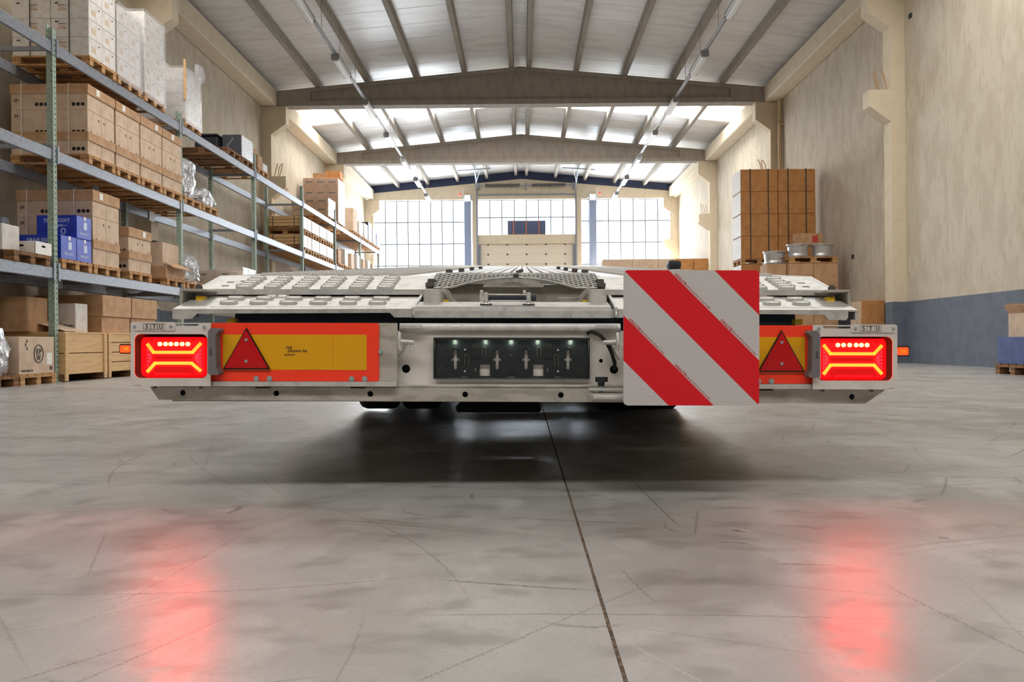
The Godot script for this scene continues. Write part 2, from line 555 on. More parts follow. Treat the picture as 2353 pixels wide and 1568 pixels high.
	M.black_edge = mat(C.call(24, 14, 14), 0.4)
	M.bolt = mat(C.call(180, 196, 200), 0.35, 0.6)
	M.dark_bolt = mat(C.call(96, 92, 88), 0.5, 0.4)
	# what shines
	M.lens = glow(Color(1.0, 0.012, 0.02), 4.0, C.call(180, 6, 14))
	M.lens_dim = glow(Color(1.0, 0.008, 0.02), 0.45, C.call(150, 4, 12))
	M.lens_side = glow(Color(1.0, 0.18, 0.24), 0.8, C.call(190, 60, 70))
	M.guide = glow(Color(1.0, 0.42, 0.10), 3.2, C.call(255, 160, 80))
	M.led = glow(Color(1.0, 0.72, 0.30), 9.0, C.call(255, 230, 180))
	M.amber = glow(Color(1.0, 0.25, 0.08), 1.2, C.call(240, 90, 40))
	M.plate_led = glow(Color(0.9, 1.0, 0.85), 0.2, C.call(240, 240, 230))
	M.flood = glow(Color(0.85, 0.95, 1.0), 14.0, C.call(240, 245, 250))
	M.red_dot = glow(Color(1.0, 0.1, 0.1), 2.0, C.call(220, 40, 40))
	M.tube = mat(C.call(226, 228, 230), 0.25)
	M.housing = mat(C.call(150, 152, 156), 0.45, 0.2)

# ---------------------------------------------------------------- the hall
const NEAR_Z := 16.0
const FAR_D := 41.5
const ALL_FRAMES := [-7.4, 0.75, 8.9, 17.05, 25.2, 33.35]

func build_hall():
	var floor_ = struct("floor")
	for s in [[-8.4, 0.1465], [0.1535, 8.4]]:
		part(mb().box(Vector3((s[0] + s[1]) / 2, -0.1, (NEAR_Z + .3 - FAR_D - .6) / 2), Vector3(s[1] - s[0], 0.2, NEAR_Z + .3 + FAR_D + .6)), "slab", M.floor, floor_)
	var j = mb()   # crumbly filler in the joint
	var z = 3.0
	while z > -FAR_D:
		var step = 0.05 if z > -8 else 1.0
		j.box(Vector3(0.15 + rng.randf_range(-.001, .001), -0.007 + rng.randf_range(-.0015, .001), z - step / 2), Vector3(rng.randf_range(.0062, .0069), 0.012, step))
		z -= step
	var jp = part(j, "joint_filler", M.joint, floor_)
	jp.set_meta("kind", "stuff")

	var zl = (NEAR_Z - FAR_D - .4) / 2
	var zlen = NEAR_Z + FAR_D + .4
	for s in [-1.0, 1.0]:
		var wall = struct("wall_left" if s < 0 else "wall_right")
		part(mb().box(Vector3(s * 8.275, 5.3, zl), Vector3(0.25, 8.0, zlen)), "upper_wall", M.wall, wall)
		part(mb().box(Vector3(s * 8.272, 0.65, zl), Vector3(0.256, 1.3, zlen)), "painted_base", M.wainscot, wall)
		var prof = [Vector2(s * 8.15, 0), Vector2(s * 7.85, 0), Vector2(s * 7.85, 5.12), Vector2(s * 7.4, 5.45), Vector2(s * 7.4, 5.8), Vector2(s * 7.85, 5.8), Vector2(s * 7.85, 7.12), Vector2(s * 7.38, 7.45), Vector2(s * 7.38, 8.0), Vector2(s * 8.15, 8.0)]
		for d in ALL_FRAMES + [FAR_D]:
			part(mb().prism(prof, -d - .17, -d + .17), "pilaster", M.pilaster, wall)
			part(mb().box(Vector3(s * 7.998, 0.65, -d), Vector3(0.304, 1.3, 0.348)), "painted_base", M.wainscot, wall)
			for k in 3:
				var p = Vector3(s * (7.62 + k * 0.09), 5.8, -d + rng.randf_range(-.1, .1))
				part(mb().tube([p, p + Vector3(-s * rng.randf_range(.04, .12), 0.28, 0.03), p + Vector3(-s * rng.randf_range(.1, .16), 0.42, 0.05)], 0.014, 6), "reinforcing_bar", M.rebar, wall)
		# gutter beams between the frames
		var ds = [-NEAR_Z] + ALL_FRAMES + [FAR_D]
		for i in ds.size() - 1:
			var a = -ds[i] - .2
			var b = -ds[i + 1] + .2
			part(mb().box(Vector3(s * 7.9, 8.25, (a + b) / 2), Vector3(0.5, 0.5, a - b), 0.03), "gutter_beam", M.pilaster, wall)
		part(mb().box(Vector3(s * 8.2, 8.75, zl), Vector3(0.1, 0.7, zlen)), "parapet", M.wall, wall)
	var pipe = mb().tube([Vector3(8.05, 0, -24.75), Vector3(8.05, 8.0, -24.75)], 0.06, 12)
	for y in [1.6, 4.4, 7.2]: pipe.box(Vector3(8.07, y, -24.75), Vector3(0.15, 0.05, 0.15))
	part(pipe, "downpipe", M.pipe, get_node("wall_right"))
	# dark blocks for the shade inside wall holes, one by the pilaster, two beyond
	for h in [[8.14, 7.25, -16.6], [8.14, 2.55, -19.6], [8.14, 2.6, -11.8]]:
		part(mb().box(Vector3(h[0], h[1], h[2]), Vector3(0.03, 0.1, 0.12), 0.01), "hole_shade", M.black_plastic, get_node("wall_right"))

	# wall behind the photographer
	var back = struct("wall_back")
	part(mb().box(Vector3(0, 4.8, NEAR_Z), Vector3(16.8, 9.6, .3)), "panel", M.wall, back)

	# roof: frames, purlins, white panels
	var roof = struct("ceiling")
	for d in ALL_FRAMES:
		var b = mb()
		b.prism([Vector2(-7.9, 8.0), Vector2(7.9, 8.0), Vector2(7.9, 8.16), Vector2(-7.9, 8.16)], -d - .2, -d + .2)
		b.prism([Vector2(-7.9, 8.33), Vector2(0, 9.06), Vector2(7.9, 8.33), Vector2(7.9, 8.45), Vector2(0, 9.18), Vector2(-7.9, 8.45)], -d - .2, -d + .2)
		b.prism([Vector2(-7.9, 8.1), Vector2(7.9, 8.1), Vector2(7.9, 8.4), Vector2(0, 9.13), Vector2(-7.9, 8.4)], -d - .12, -d + .12)
		for s in [-1.0, 1.0]:
			b.prism([Vector2(s * 7.9, 8.1), Vector2(s * 6.6, 8.1), Vector2(s * 6.6, 8.5), Vector2(s * 7.9, 8.4)], -d - .198, -d + .198)
		part(b, "roof_beam", M.beam, roof)
		for s in [-1.0, 1.0]:
			part(mb().box(Vector3(s * 7.93, 8.22, -d), Vector3(0.03, 0.44, 0.3)), "bearing_pad", M.rubber, roof)
	var xs = [0.28, 1.78, 3.3, 4.83, 6.38]
	var fs = [-NEAR_Z] + ALL_FRAMES + [FAR_D]
	for i in fs.size() - 1:
		for x in xs:
			for s in [-1.0, 1.0]:
				var y = 8.45 + (7.9 - x) * 0.0924
				var a = -fs[i]
				var b = -fs[i + 1]
				part(mb().prism([Vector2(-.065, 0), Vector2(.065, 0), Vector2(.085, .21), Vector2(-.085, .21)], a - .01, b + .01, Transform3D(Basis(), Vector3(s * x, y + .004, 0))), "purlin", M.beam, roof)
	var d0 = -NEAR_Z
	var sheets = {}
	while d0 < FAR_D:
		var hop = false
		for sk in SKYLIGHTS:
			if absf(d0 - sk) < 0.001:
				d0 = sk + SKY_STRIP
				hop = true
		if hop: continue
		var d1 = minf(d0 + 1.0, FAR_D + .3)
		for sk in SKYLIGHTS:
			if d0 < sk and d1 > sk - .35: d1 = sk
		for s in [-1.0, 1.0]:
			var k = "%.3f %d" % [d1 - d0, s]
			if not sheets.has(k):
				sheets[k] = mb().box(Vector3.ZERO, Vector3(8.18, 0.08, d1 - d0 - 0.012), 0.006, Basis(Vector3.BACK, -s * atan(0.0926))).mesh()
			part(sheets[k], "roof_panel", M.roof, roof, Vector3(s * 4.07, roof_y(4.07) + .044, -(d0 + d1) / 2))
		d0 = d1
	part(mb().box(Vector3(0, roof_y(0) + .1, zl), Vector3(0.5, 0.04, zlen)), "ridge_cap", M.roof, roof)
	var n = 4
	for sk in SKYLIGHTS:
		var w = struct("window_%d" % n)
		n += 1
		for s in [-1.0, 1.0]:
			for k in 2:
				part(mb().box(Vector3.ZERO, Vector3(8.1, 0.02, SKY_STRIP / 2 - .01), 0.0, Basis(Vector3.BACK, -s * atan(0.0926))), "pane", M.skylight, w, Vector3(s * 4.07, roof_y(4.07) + .03, -(sk + SKY_STRIP * (.25 + .5 * k))))
	var dome = thing("dome_camera", "small dark dome camera under the concrete roof beam", "camera", Vector3(0.0, 8.0, -17.05))
	part(mb().box(Vector3(0, -.03, .0), Vector3(.16, .06, .16), .01), "mount", M.tray, dome)
	part(mb().lathe([Vector2(.0, -.16), Vector2(.05, -.15), Vector2(.075, -.11), Vector2(.08, -.06), Vector2(0, -.06)], 14), "dome", M.black_plastic, dome)

# ---------------------------------------------------------------- the glazed end of the hall
func glazing(called, x0, x1, y0, y1, cols, rows, z):
	var w = struct(called)
	var pw = (x1 - x0) / cols
	var ph = (y1 - y0) / rows
	var pane = bmesh(Vector3(pw - .03, ph - .03, .008))
	for i in cols:
		for j in rows:
			part(pane, "pane", M.glass, w, Vector3(x0 + pw * (i + .5), y0 + ph * (j + .5), z))
	for i in cols + 1:
		part(bmesh(Vector3(.055, y1 - y0, .04)), "mullion", M.mullion, w, Vector3(x0 + pw * i, (y0 + y1) / 2, z))
	for j in rows + 1:
		var b = mb().box(Vector3((x0 + x1) / 2, y0 + ph * j, z), Vector3(x1 - x0, .055, .05))
		for i in cols + 1: b.box(Vector3(x0 + pw * i, y0 + ph * j, z + .03), Vector3(.07, .07, .03), .01)
		part(b, "transom", M.mullion, w)
	return w

func build_end_wall():
	var z = -FAR_D
	var wall = struct("wall_front")
	var b = mb().prism([Vector2(-7.95, 7.95), Vector2(7.95, 7.95), Vector2(7.95, 8.3), Vector2(0, 9.0), Vector2(-7.95, 8.3)], z - .2, z + .15)
	part(b, "gable_beam", M.pilaster, wall)
	for s in [-1.0, 1.0]:
		part(mb().prism([Vector2(0, 9.0), Vector2(s * 7.95, 8.3), Vector2(s * 7.95, 8.72), Vector2(0, 9.44)], z - .25, z + .17), "gable_strip", M.dark_blue, wall)
	for c in [[-2.97, -2.63, 8.1, M.frame_blue, .3], [3.53, 3.89, 8.1, M.frame_blue, .3], [-2.56, -2.29, 7.95, M.pilaster, .28], [2.80, 3.1, 7.95, M.pilaster, .28]]:
		part(mb().box(Vector3((c[0] + c[1]) / 2, c[2] / 2, z), Vector3(c[1] - c[0], c[2], c[4]), .015), "post", c[3], wall)
	for c in [[-8.15, -7.7], [7.75, 8.15]]:
		part(mb().box(Vector3((c[0] + c[1]) / 2, 4.0, z - .05), Vector3(c[1] - c[0], 8.0, .25)), "jamb", M.pilaster, wall)
	part(mb().box(Vector3(0.26, 5.87, z), Vector3(5.08, .48, .3), .02), "lintel", M.pilaster, wall)
	glazing("window_1", -7.7, -2.97, 0.02, 7.95, 8, 7, z - .1)
	var mid = glazing("window_2", -2.29, 2.80, 6.11, 7.95, 8, 2, z - .1)
	glazing("window_3", 3.89, 7.75, 0.02, 7.95, 6, 7, z - .1)
	glazing("window_7", 3.1, 3.53, 0.02, 7.95, 1, 7, z - .1)
	# tinted opening light in the middle window
	part(mb().box(Vector3(0.26, 6.49, z - .05), Vector3(1.98, .74, .03)), "tinted_pane", M.dark_glass, mid)
	for x in [-.42, .24, .9]: part(mb().box(Vector3(x, 6.49, z - .02), Vector3(.06, .74, .05)), "glazing_bar", M.orange_frame, mid)
	part(mb().box(Vector3(0.26, 6.12, z - .02), Vector3(1.98, .05, .06)), "glazing_bar", M.orange_frame, mid)
	# sectional door below
	var door = struct("door_1")
	for k in 11:
		var y = 5.62 - .51 * (k + 1)
		if y < 0: y = 0.0
		var p = part(mb().box(Vector3(0.26, y + .255, z + .02), Vector3(4.84, .51, .06), .012), "door_panel", M.cream, door)
		for i in 5: part(mb().box(Vector3(-1.75 + i * 1.0, y + .49, z + .06), Vector3(.09, .09, .03), .01), "hinge", M.dark_bolt, p)
	part(mb().box(Vector3(.26, 2.82, z - .03), Vector3(4.95, 5.64, .03)), "door_leak_sheet", M.cream, door)  # added sheet that stops daylight leaking between the door panels
	for x in [-2.3, 2.82]:
		part(mb().box(Vector3(x + (.1 if x < 0 else -.1), 2.8, z + .08), Vector3(.14, 5.6, .08)), "roller_bracket", M.beam_steel, door)
		part(mb().tube([Vector3(x, 0, z + .2), Vector3(x, 8.1, z + .2), Vector3(x, 8.5, z + .3), Vector3(x, 8.78, z + .7), Vector3(x, 8.98, z + 1.6), Vector3(x, 9.1, z + 3.0)], .05, 8), "track", M.beam_steel, door)
		part(mb().box(Vector3(x, 8.97, z + 2.6), Vector3(1.6, .05, .05), 0.0, Basis(Vector3.BACK, .07 * (1 if x < 0 else -1))), "hanger", M.housing, door)
		part(mb().tube([Vector3(x - .3 * signf(x), 8.95, z + 2.6), Vector3(x, 8.6, z + 1.2)], .02, 6), "brace", M.housing, door)
	part(mb().tube([Vector3(-2.3, 8.62, z + .35), Vector3(2.82, 8.62, z + .35)], .03, 8), "shaft", M.beam_steel, door)
	for c in [[-1.85, -.08], [.55, 2.28]]:
		var pts = []
		for k in 241:
			var a = k * .55
			pts.append(Vector3(lerpf(c[0], c[1], k / 240.0), 8.62 + cos(a) * .085, z + .35 + sin(a) * .085))
		part(mb().tube(pts, .022, 5), "torsion_spring", M.dark_bolt, door)
	for x in [-2.2, .24, 2.7]: part(mb().box(Vector3(x, 8.6, z + .25), Vector3(.08, .34, .25)), "spring_plate", M.beam_steel, door)
	part(mb().box(Vector3(.26, 8.18, z + .2), Vector3(5.0, .07, .08)), "top_rail", M.beam_steel, door)
	# floodlights on the blue posts
	for x in [-2.78, 3.66]:
		var f = thing("floodlight", "lit white floodlight on the blue steel post beside the " + ("rack side window" if x < 0 else "window with the carton row"), "floodlight", Vector3(x, 7.95, z + .6), "floodlights on the door posts")
		part(mb().box(Vector3(0, .0, -.1), Vector3(.34, .34, .12), .03), "housing", M.housing, f)
		part(mb().box(Vector3(0, 0, -.033), Vector3(.28, .28, .02), .008), "lamp_glass", M.flood, f)
		part(mb().box(Vector3(-.22 * signf(x) * -1, .1, -.1), Vector3(.03, .8, .2)), "side_plate", M.tray, f)
		part(mb().lathe([Vector2(0, -.06), Vector2(.06, -.04), Vector2(.06, .04), Vector2(0, .06)], 10, Transform3D(Basis(), Vector3(.38 * signf(x), .2, -.05))), "signal_lamp", M.red_dot, f)
		part(mb().box(Vector3(0, .05, -.25), Vector3(.5, .06, .3)), "arm", M.housing, f)
		area(Vector3(x, 7.95, z + .6), Vector2(.28, .28), Vector3(0, -.15, 1).normalized(), Color(.88, .96, 1.0), 4.0)

func build_lights_row():
	for s in [-1.0, 1.0]:
		var side = "rack side" if s < 0 else "side opposite the racks"
		var t = thing("light_trunking", "long grey cable trunking hung under the roof on the " + side, "trunking", Vector3(s * 4.75, 7.97, 0))
		part(mb().box(Vector3(0, 0, -27.5), Vector3(.07, .05, 27), .006), "channel", M.housing, t)
		part(mb().tube([Vector3(.05, -.01, -14), Vector3(.05, -.01, -41)], .014, 6), "conduit", M.mullion, t)
		var d = 15.2
		while d < 41:
			part(mb().tube([Vector3(0, .02, -d), Vector3(0, 8.72 + (7.85 - 4.75) * .0926 - 7.97, -d)], .006, 5), "wire", M.housing, t)
			d += 1.93
		for k in 7:
			var c = 17.35 + k * 3.83
			var f = thing("strip_light", "unlit fluorescent strip light in the row on the " + side, "light", Vector3(s * 4.75, 7.92, -c), "strip lights on the " + side)
			part(mb().box(Vector3(0, .0, 0), Vector3(.2, .08, 1.46), .012), "housing", M.housing, f)
			part(mb().prism([Vector2(-.095, -.03), Vector2(.095, -.03), Vector2(.08, -.11), Vector2(.04, -.135), Vector2(-.04, -.135), Vector2(-.08, -.11)], -.7, .7), "diffuser", M.tube, f)
			for e in [-1, 1]: part(mb().box(Vector3(0, -.03, e * .72), Vector3(.205, .16, .03), .006), "end_cap", M.housing, f)

# ---------------------------------------------------------------- the pallet rack along the wall
const RX := -6.6                                       # aisle face of the rack
const POSTS := [7.07, 11.3, 15.5, 19.8, 24.1, 28.3, 32.7, 36.9]
const LEVELS := [1.63, 3.30, 4.82]

func build_rack():
	var r = thing("pallet_rack", "long steel pallet rack with pale green posts and grey beams", "rack")
	for i in POSTS.size():
		var d = POSTS[i]
		for back in [false, true]:
			var x = RX - .055 if not back else RX - 1.12
			var top = 5.08 if i < 3 else 5.3
			var b = mb()
			# folded post: a punched web facing along the aisle, punched flanges behind it
			b.box(Vector3(-.04, top / 2, .0), Vector3(.01, top, .08))
			b.box(Vector3(0, .005, 0), Vector3(.16, .01, .14))
			var pitch = .075
			var n = int(top / pitch) if i < 4 else 1
			if i >= 4: pitch = top
			for k in n:
				var y = k * pitch
				b.box(Vector3(0, y + (pitch - .024) / 2, .04), Vector3(.09, pitch - .024, .008))
				b.box(Vector3(.041, y + (pitch - .024) / 2, -.002), Vector3(.008, pitch - .024, .076))
				var yh = y + pitch - .012
				for g in [[-.0375, .015], [0.0, .03], [.0375, .015]]: b.box(Vector3(g[0], yh, .04), Vector3(g[1], .024, .008))
				for g in [[-.03, .02], [.018, .03]]: b.box(Vector3(.041, yh, g[0]), Vector3(.008, .024, g[1]))
			part(b, "post", M.post_green, r, Vector3(x, 0, -d))
		# ladder bracing between front and back post
		for y in [.3, 1.5, 3.36, 4.74]:
			part(mb().box(Vector3(RX - .59, y, -d), Vector3(1.0, .06, .04)), "brace", M.beam_steel, r)
		if i + 1 < POSTS.size():
			var e = POSTS[i + 1]
			for y in LEVELS:
				for back in [false, true]:
					var x = RX - .03 if not back else RX - 1.14
					var g = mb()
					g.box(Vector3(x, y - .08, -(d + e) / 2), Vector3(.05, .16, e - d - .1), .008)
					g.box(Vector3(x - .03, y - .012, -(d + e) / 2), Vector3(.05, .024, e - d - .1))
					for k in [d + .055, e - .055]: g.box(Vector3(x + .012, y - .06, -k), Vector3(.055, .26, .05), .004)
					part(g, "beam", M.beam_steel, r)
			for k in 3:   # shelf bars across the first level
				part(mb().box(Vector3(RX - .59, LEVELS[0] - .05, -lerpf(d, e, (k + .5) / 3)), Vector3(1.06, .06, .05)), "cross_bar", M.beam_steel, r)

# ---------------------------------------------------------------- pallets and cartons
var pallet_proto = {}
func pallet(at, label, old = false, group = "wooden pallets on the rack"):   # 1.2 long in x, 0.8 in z, its base centre at «at»
	var key = "old" if old else "new"
	if not pallet_proto.has(key):
		var t = Node3D.new()
		var m = M.wood_old if old else M.wood
		for k in [-.34, -.17, 0.0, .17, .34]: part(bmesh(Vector3(1.2, .022, .135), .002), "top_board", m, t, Vector3(0, .133, k))
		for k in [-.53, 0.0, .53]: part(bmesh(Vector3(.14, .022, .8), .002), "stringer_board", m, t, Vector3(k, .111, 0))
		for k in [-.53, 0.0, .53]:
			for l in [-.345, 0.0, .345]: part(bmesh(Vector3(.14, .078, .1), .003), "block", m, t, Vector3(k, .061, l))
		for l in [-.345, 0.0, .345]: part(bmesh(Vector3(1.2, .022, .1), .002), "bottom_board", m, t, Vector3(0, .011, l))
		pallet_proto[key] = t
	var o = pallet_proto[key].duplicate()
	o.name = numbered("pallet")
	add_child(o)
	o.position = at
	return tag(o, label, "pallet", group)

var carton_cache = {}
func carton_mesh(s, seam, bv = .006):   # a closed box of board, its lid flaps meeting in a groove along the longer side
	var k = "%s %s %s" % [s, seam, bv]
	if not carton_cache.has(k):
		var b = mb()
		if seam:
			b.box(Vector3(0, s.y / 2 - .003, 0), Vector3(s.x, s.y - .006, s.z), bv)
			if s.x > s.z:
				for q in [-1.0, 1.0]: b.box(Vector3(0, s.y - .004, q * s.z * .2505), Vector3(s.x - .012, .008, s.z * .493))
			else:
				for q in [-1.0, 1.0]: b.box(Vector3(q * s.x * .2505, s.y - .004, 0), Vector3(s.x * .493, .008, s.z - .012))
		else: b.box(Vector3(0, s.y / 2, 0), s, bv)
		carton_cache[k] = b.mesh()
	return carton_cache[k]

func carton(at, s, m, label, group = "", called = "carton", turn = 0.0, seam = true, bv = .006):
	return one(carton_mesh(s - Vector3(.004, .001, .004), seam, bv), called, m, label, "carton", at, group, turn)

func side_print(s, o, high, at, m, called = "print", bold = true):   # lettering on the aisle face (+x)
	words(s, high, m, o, called, Transform3D(Basis(Vector3.UP, PI / 2), at), bold)
func near_print(s, o, high, at, m, called = "print", bold = true):   # lettering on the face towards +z
	words(s, high, m, o, called, Transform3D(Basis(), at), bold)
func near_patch(o, at, s, m, called): return part(mb().box(Vector3.ZERO, Vector3(s.x, s.y, .002)), called, m, o, at)
func side_patch(o, at, s, m, called): return part(mb().box(Vector3.ZERO, Vector3(.002, s.y, s.x)), called, m, o, at)

func dots(o, at):   # three round handling marks
	for k in 3: part(mb().prism(disc(Vector2.ZERO, .03, 12), 0, .0015), "handling_mark", M.ink, o, at + Vector3((k - 1) * .07, 0, 0))

const ROWS := ["bottom row", "second row", "third row", "fourth row", "fifth row", "sixth row"]
const GX := -7.18     # centre line of the loads, 1.2 m deep

func sleeve(at, s, m, label, group, called = "cardboard_sleeve"):   # a loose band of board round a stack
	var o = rrect(-s.x / 2, -s.z / 2, s.x / 2, s.z / 2, .01, 1)
	var i = rrect(-s.x / 2 + .006, -s.z / 2 + .006, s.x / 2 - .006, s.z / 2 - .006, .008, 1)
	var b = mb()
	for k in o.size():
		var l = (k + 1) % o.size()
		var f = func(p, y): return Vector3(p.x, y, -p.y)
		b.quad(f.call(o[k], 0), f.call(o[l], 0), f.call(o[l], s.y), f.call(o[k], s.y))
		b.quad(f.call(i[l], 0), f.call(i[k], 0), f.call(i[k], s.y), f.call(i[l], s.y))
		b.quad(f.call(o[k], s.y), f.call(o[l], s.y), f.call(i[l], s.y), f.call(i[k], s.y))
		b.quad(f.call(o[l], 0), f.call(o[k], 0), f.call(i[k], 0), f.call(i[l], 0))
	return one(b, called, m, label, "sleeve", at, group)

func film(at, s, label, group, sd, amp = .012):   # stretch film round a load: four sides and the top
	var nz = FastNoiseLite.new()
	nz.seed = sd; nz.frequency = 0.35
	var b = mb()
	var per = [[Vector3(-.5, 0, .5), Vector3(.5, 0, .5)], [Vector3(.5, 0, .5), Vector3(.5, 0, -.5)], [Vector3(.5, 0, -.5), Vector3(-.5, 0, -.5)], [Vector3(-.5, 0, -.5), Vector3(-.5, 0, .5)]]
	var at_ = func(a, e, t, y, out):
		var p = (a.lerp(e, t)) * s
		p.y = y * s.y
		return p + out * (.014 + amp * nz.get_noise_3d(p.x * 14, p.y * 30, p.z * 14))
	for e in per:
		var out = ((e[0] + e[1]) * .5).normalized()
		for i in 8:
			for j in 10:
				b.quad(at_.call(e[0], e[1], i / 8.0, j / 10.0, out), at_.call(e[0], e[1], (i + 1) / 8.0, j / 10.0, out), at_.call(e[0], e[1], (i + 1) / 8.0, (j + 1) / 10.0, out), at_.call(e[0], e[1], i / 8.0, (j + 1) / 10.0, out))
	return one(b, "stretch_film", M.wrap_clear, label, "film", at, group)

func strap_round(at, s, m, label, group):   # a thin band up the near face, over the top, down behind
	var b = mb()
	b.box(Vector3(0, s.y / 2, s.z / 2 + .004), Vector3(s.x, s.y, .003))
	b.box(Vector3(0, s.y / 2, -s.z / 2 - .004), Vector3(s.x, s.y, .003))
	b.box(Vector3(0, s.y + .004, 0), Vector3(s.x, .003, s.z + .011))
	return one(b, "strap", m, label, "strap", at, group)

func kraft_stack(D0, y, rows, top, where, marks = false, straps = false, dz = .8, m = null, face = null):
	var c = Vector3(GX, y, -(D0 + dz / 2))
	pallet(c, "wooden pallet under the kraft cartons " + where)
	if m == null: m = M.kraft_pale
	var yy = y + .144
	var first = true
	var total = 0.0
	for k in rows.size():
		var h = rows[k]
		for j in [-.25, .25]:
			var o = carton(c + Vector3(0, yy - y, j * dz), Vector3(1.17, h, dz * .5 - .004), m, ROWS[k] + " kraft carton " + where, "kraft cartons " + where)
			if marks and j > 0:
				near_print("ZF", o, .045, Vector3(-.5, h - .1, dz * .25 - .0005), M.ink, "maker_mark")
				part(mb().walls(disc(Vector2.ZERO, .05, 20), 0, .002), "mark_ring", M.ink, o, Vector3(-.5, h - .1, dz * .25 - .002))
				if h > .2:
					dots(o, Vector3(-.12, .08, dz * .25 - .003)); dots(o, Vector3(.44, .08, dz * .25 - .003))
			if h > .3:
				side_patch(o, Vector3(.584, h - .1, -.12 * signf(j)), Vector2(.03, .04), M.ink_soft, "stamp")
				side_patch(o, Vector3(.584, .09, .1 * signf(j)), Vector2(.03, .04), M.ink_soft, "stamp")
		yy += h
		if first:
			sleeve(c + Vector3(0, yy - y - .05, 0), Vector3(1.2, .13, dz + .016), M.kraft, "kraft board band round the cartons " + where, "board bands " + where)
			first = false
	var lid = carton(c + Vector3(0, yy - y, 0), Vector3(1.2, top, dz + .014), M.kraft, "kraft board lid capping cartons " + where, "board lids " + where, "cardboard_cover", 0.0, false)
	side_patch(lid, Vector3(.6, top * .55, rng.randf_range(-.2, .2)), Vector2(.1, .1), M.paper, "paper_label")
	if straps:
		for k in [-.42, .3]:
			strap_round(c + Vector3(k, .14, 0), Vector3(.016, yy + top - y - .135, dz + .016), M.strap, "thin white strap round the kraft stack " + where, "white straps " + where)
	return yy + top

func white_stack(D0, y, rows, h, where, marks, wrapped, dz = .8):
	var c = Vector3(GX, y, -(D0 + dz / 2))
	pallet(c, "wooden pallet under the white cartons " + where)
	for k in rows:
		for i in [-.25, .25]:
			for j in [-.25, .25]:
				var o = carton(c + Vector3(i * 1.18, .144 + k * h, j * dz), Vector3(.588, h, dz * .5 - .002), M.white_box, ROWS[k] + " printed white carton " + where, "white cartons " + where)
				if marks and j > 0:
					for q in 7:   # small rayed emblem in orange
						var a = PI * (q + .5) / 7
						part(mb().box(Vector3(cos(a) * .05, sin(a) * .04, 0), Vector3(.05, .006, .002), 0, Basis(Vector3.BACK, a)), "ray_mark", M.print_orange, o, Vector3(-.04 - i * .3, h * .42, dz * .25 - .001))
					near_patch(o, Vector3(-.04 - i * .3, h * .72, dz * .25 - .001), Vector2(.12, .008), M.ink_soft, "print_line")
					near_patch(o, Vector3(-.2, h - .05, dz * .25 - .001), Vector2(.05, .018), M.ink, "stamp")
				if i > 0:
					side_patch(o, Vector3(.2935, h * .45, .06), Vector2(.12, .08), M.print_faint, "print")
					side_patch(o, Vector3(.2935, h * .8, -.1), Vector2(.03, .02), M.ink, "stamp")
	if wrapped:
		film(c + Vector3(0, .06, 0), Vector3(1.2, rows * h + .12, dz + .02), "clear stretch film round the white cartons " + where, "stretch films on the top level", 200 + int(D0 * 10))
	return y + .144 + rows * h

func crate(at, s, boards, label, group, battens = 3, face_m = null, prefix = "pallet_crate"):   # slatted wooden crate, base centre at «at»
	var t = thing(prefix, label, "crate", at, group)
	var m = face_m if face_m else M.crate
	var foot = .1
	part(mb().box(Vector3(0, foot + (s.y - foot) / 2, 0), Vector3(s.x - .05, s.y - foot - .02, s.z - .05)), "core", M.wood_old, t)
	var bh = (s.y - foot) / boards
	for k in boards:
		part(bmesh(Vector3(.02, bh - .014, s.z - .01), .003), "side_board", m, t, Vector3(s.x / 2 - .018, foot + bh * (k + .5), 0))
		part(bmesh(Vector3(s.x - .05, bh - .014, .02), .003), "end_board", m, t, Vector3(0, foot + bh * (k + .5), s.z / 2 - .018))
	part(bmesh(Vector3(s.x, .024, s.z), .003), "lid_board", m, t, Vector3(0, s.y - .012, 0))
	for k in battens:
		var z = lerpf(-s.z / 2 + .05, s.z / 2 - .05, k / float(battens - 1))
		part(bmesh(Vector3(.022, s.y - .03, .08), .003), "batten", m, t, Vector3(s.x / 2 + .003, s.y / 2, z))
		part(bmesh(Vector3(s.x - .06, foot, .09)), "foot", M.wood_old, t, Vector3(0, foot / 2, z))
	return t

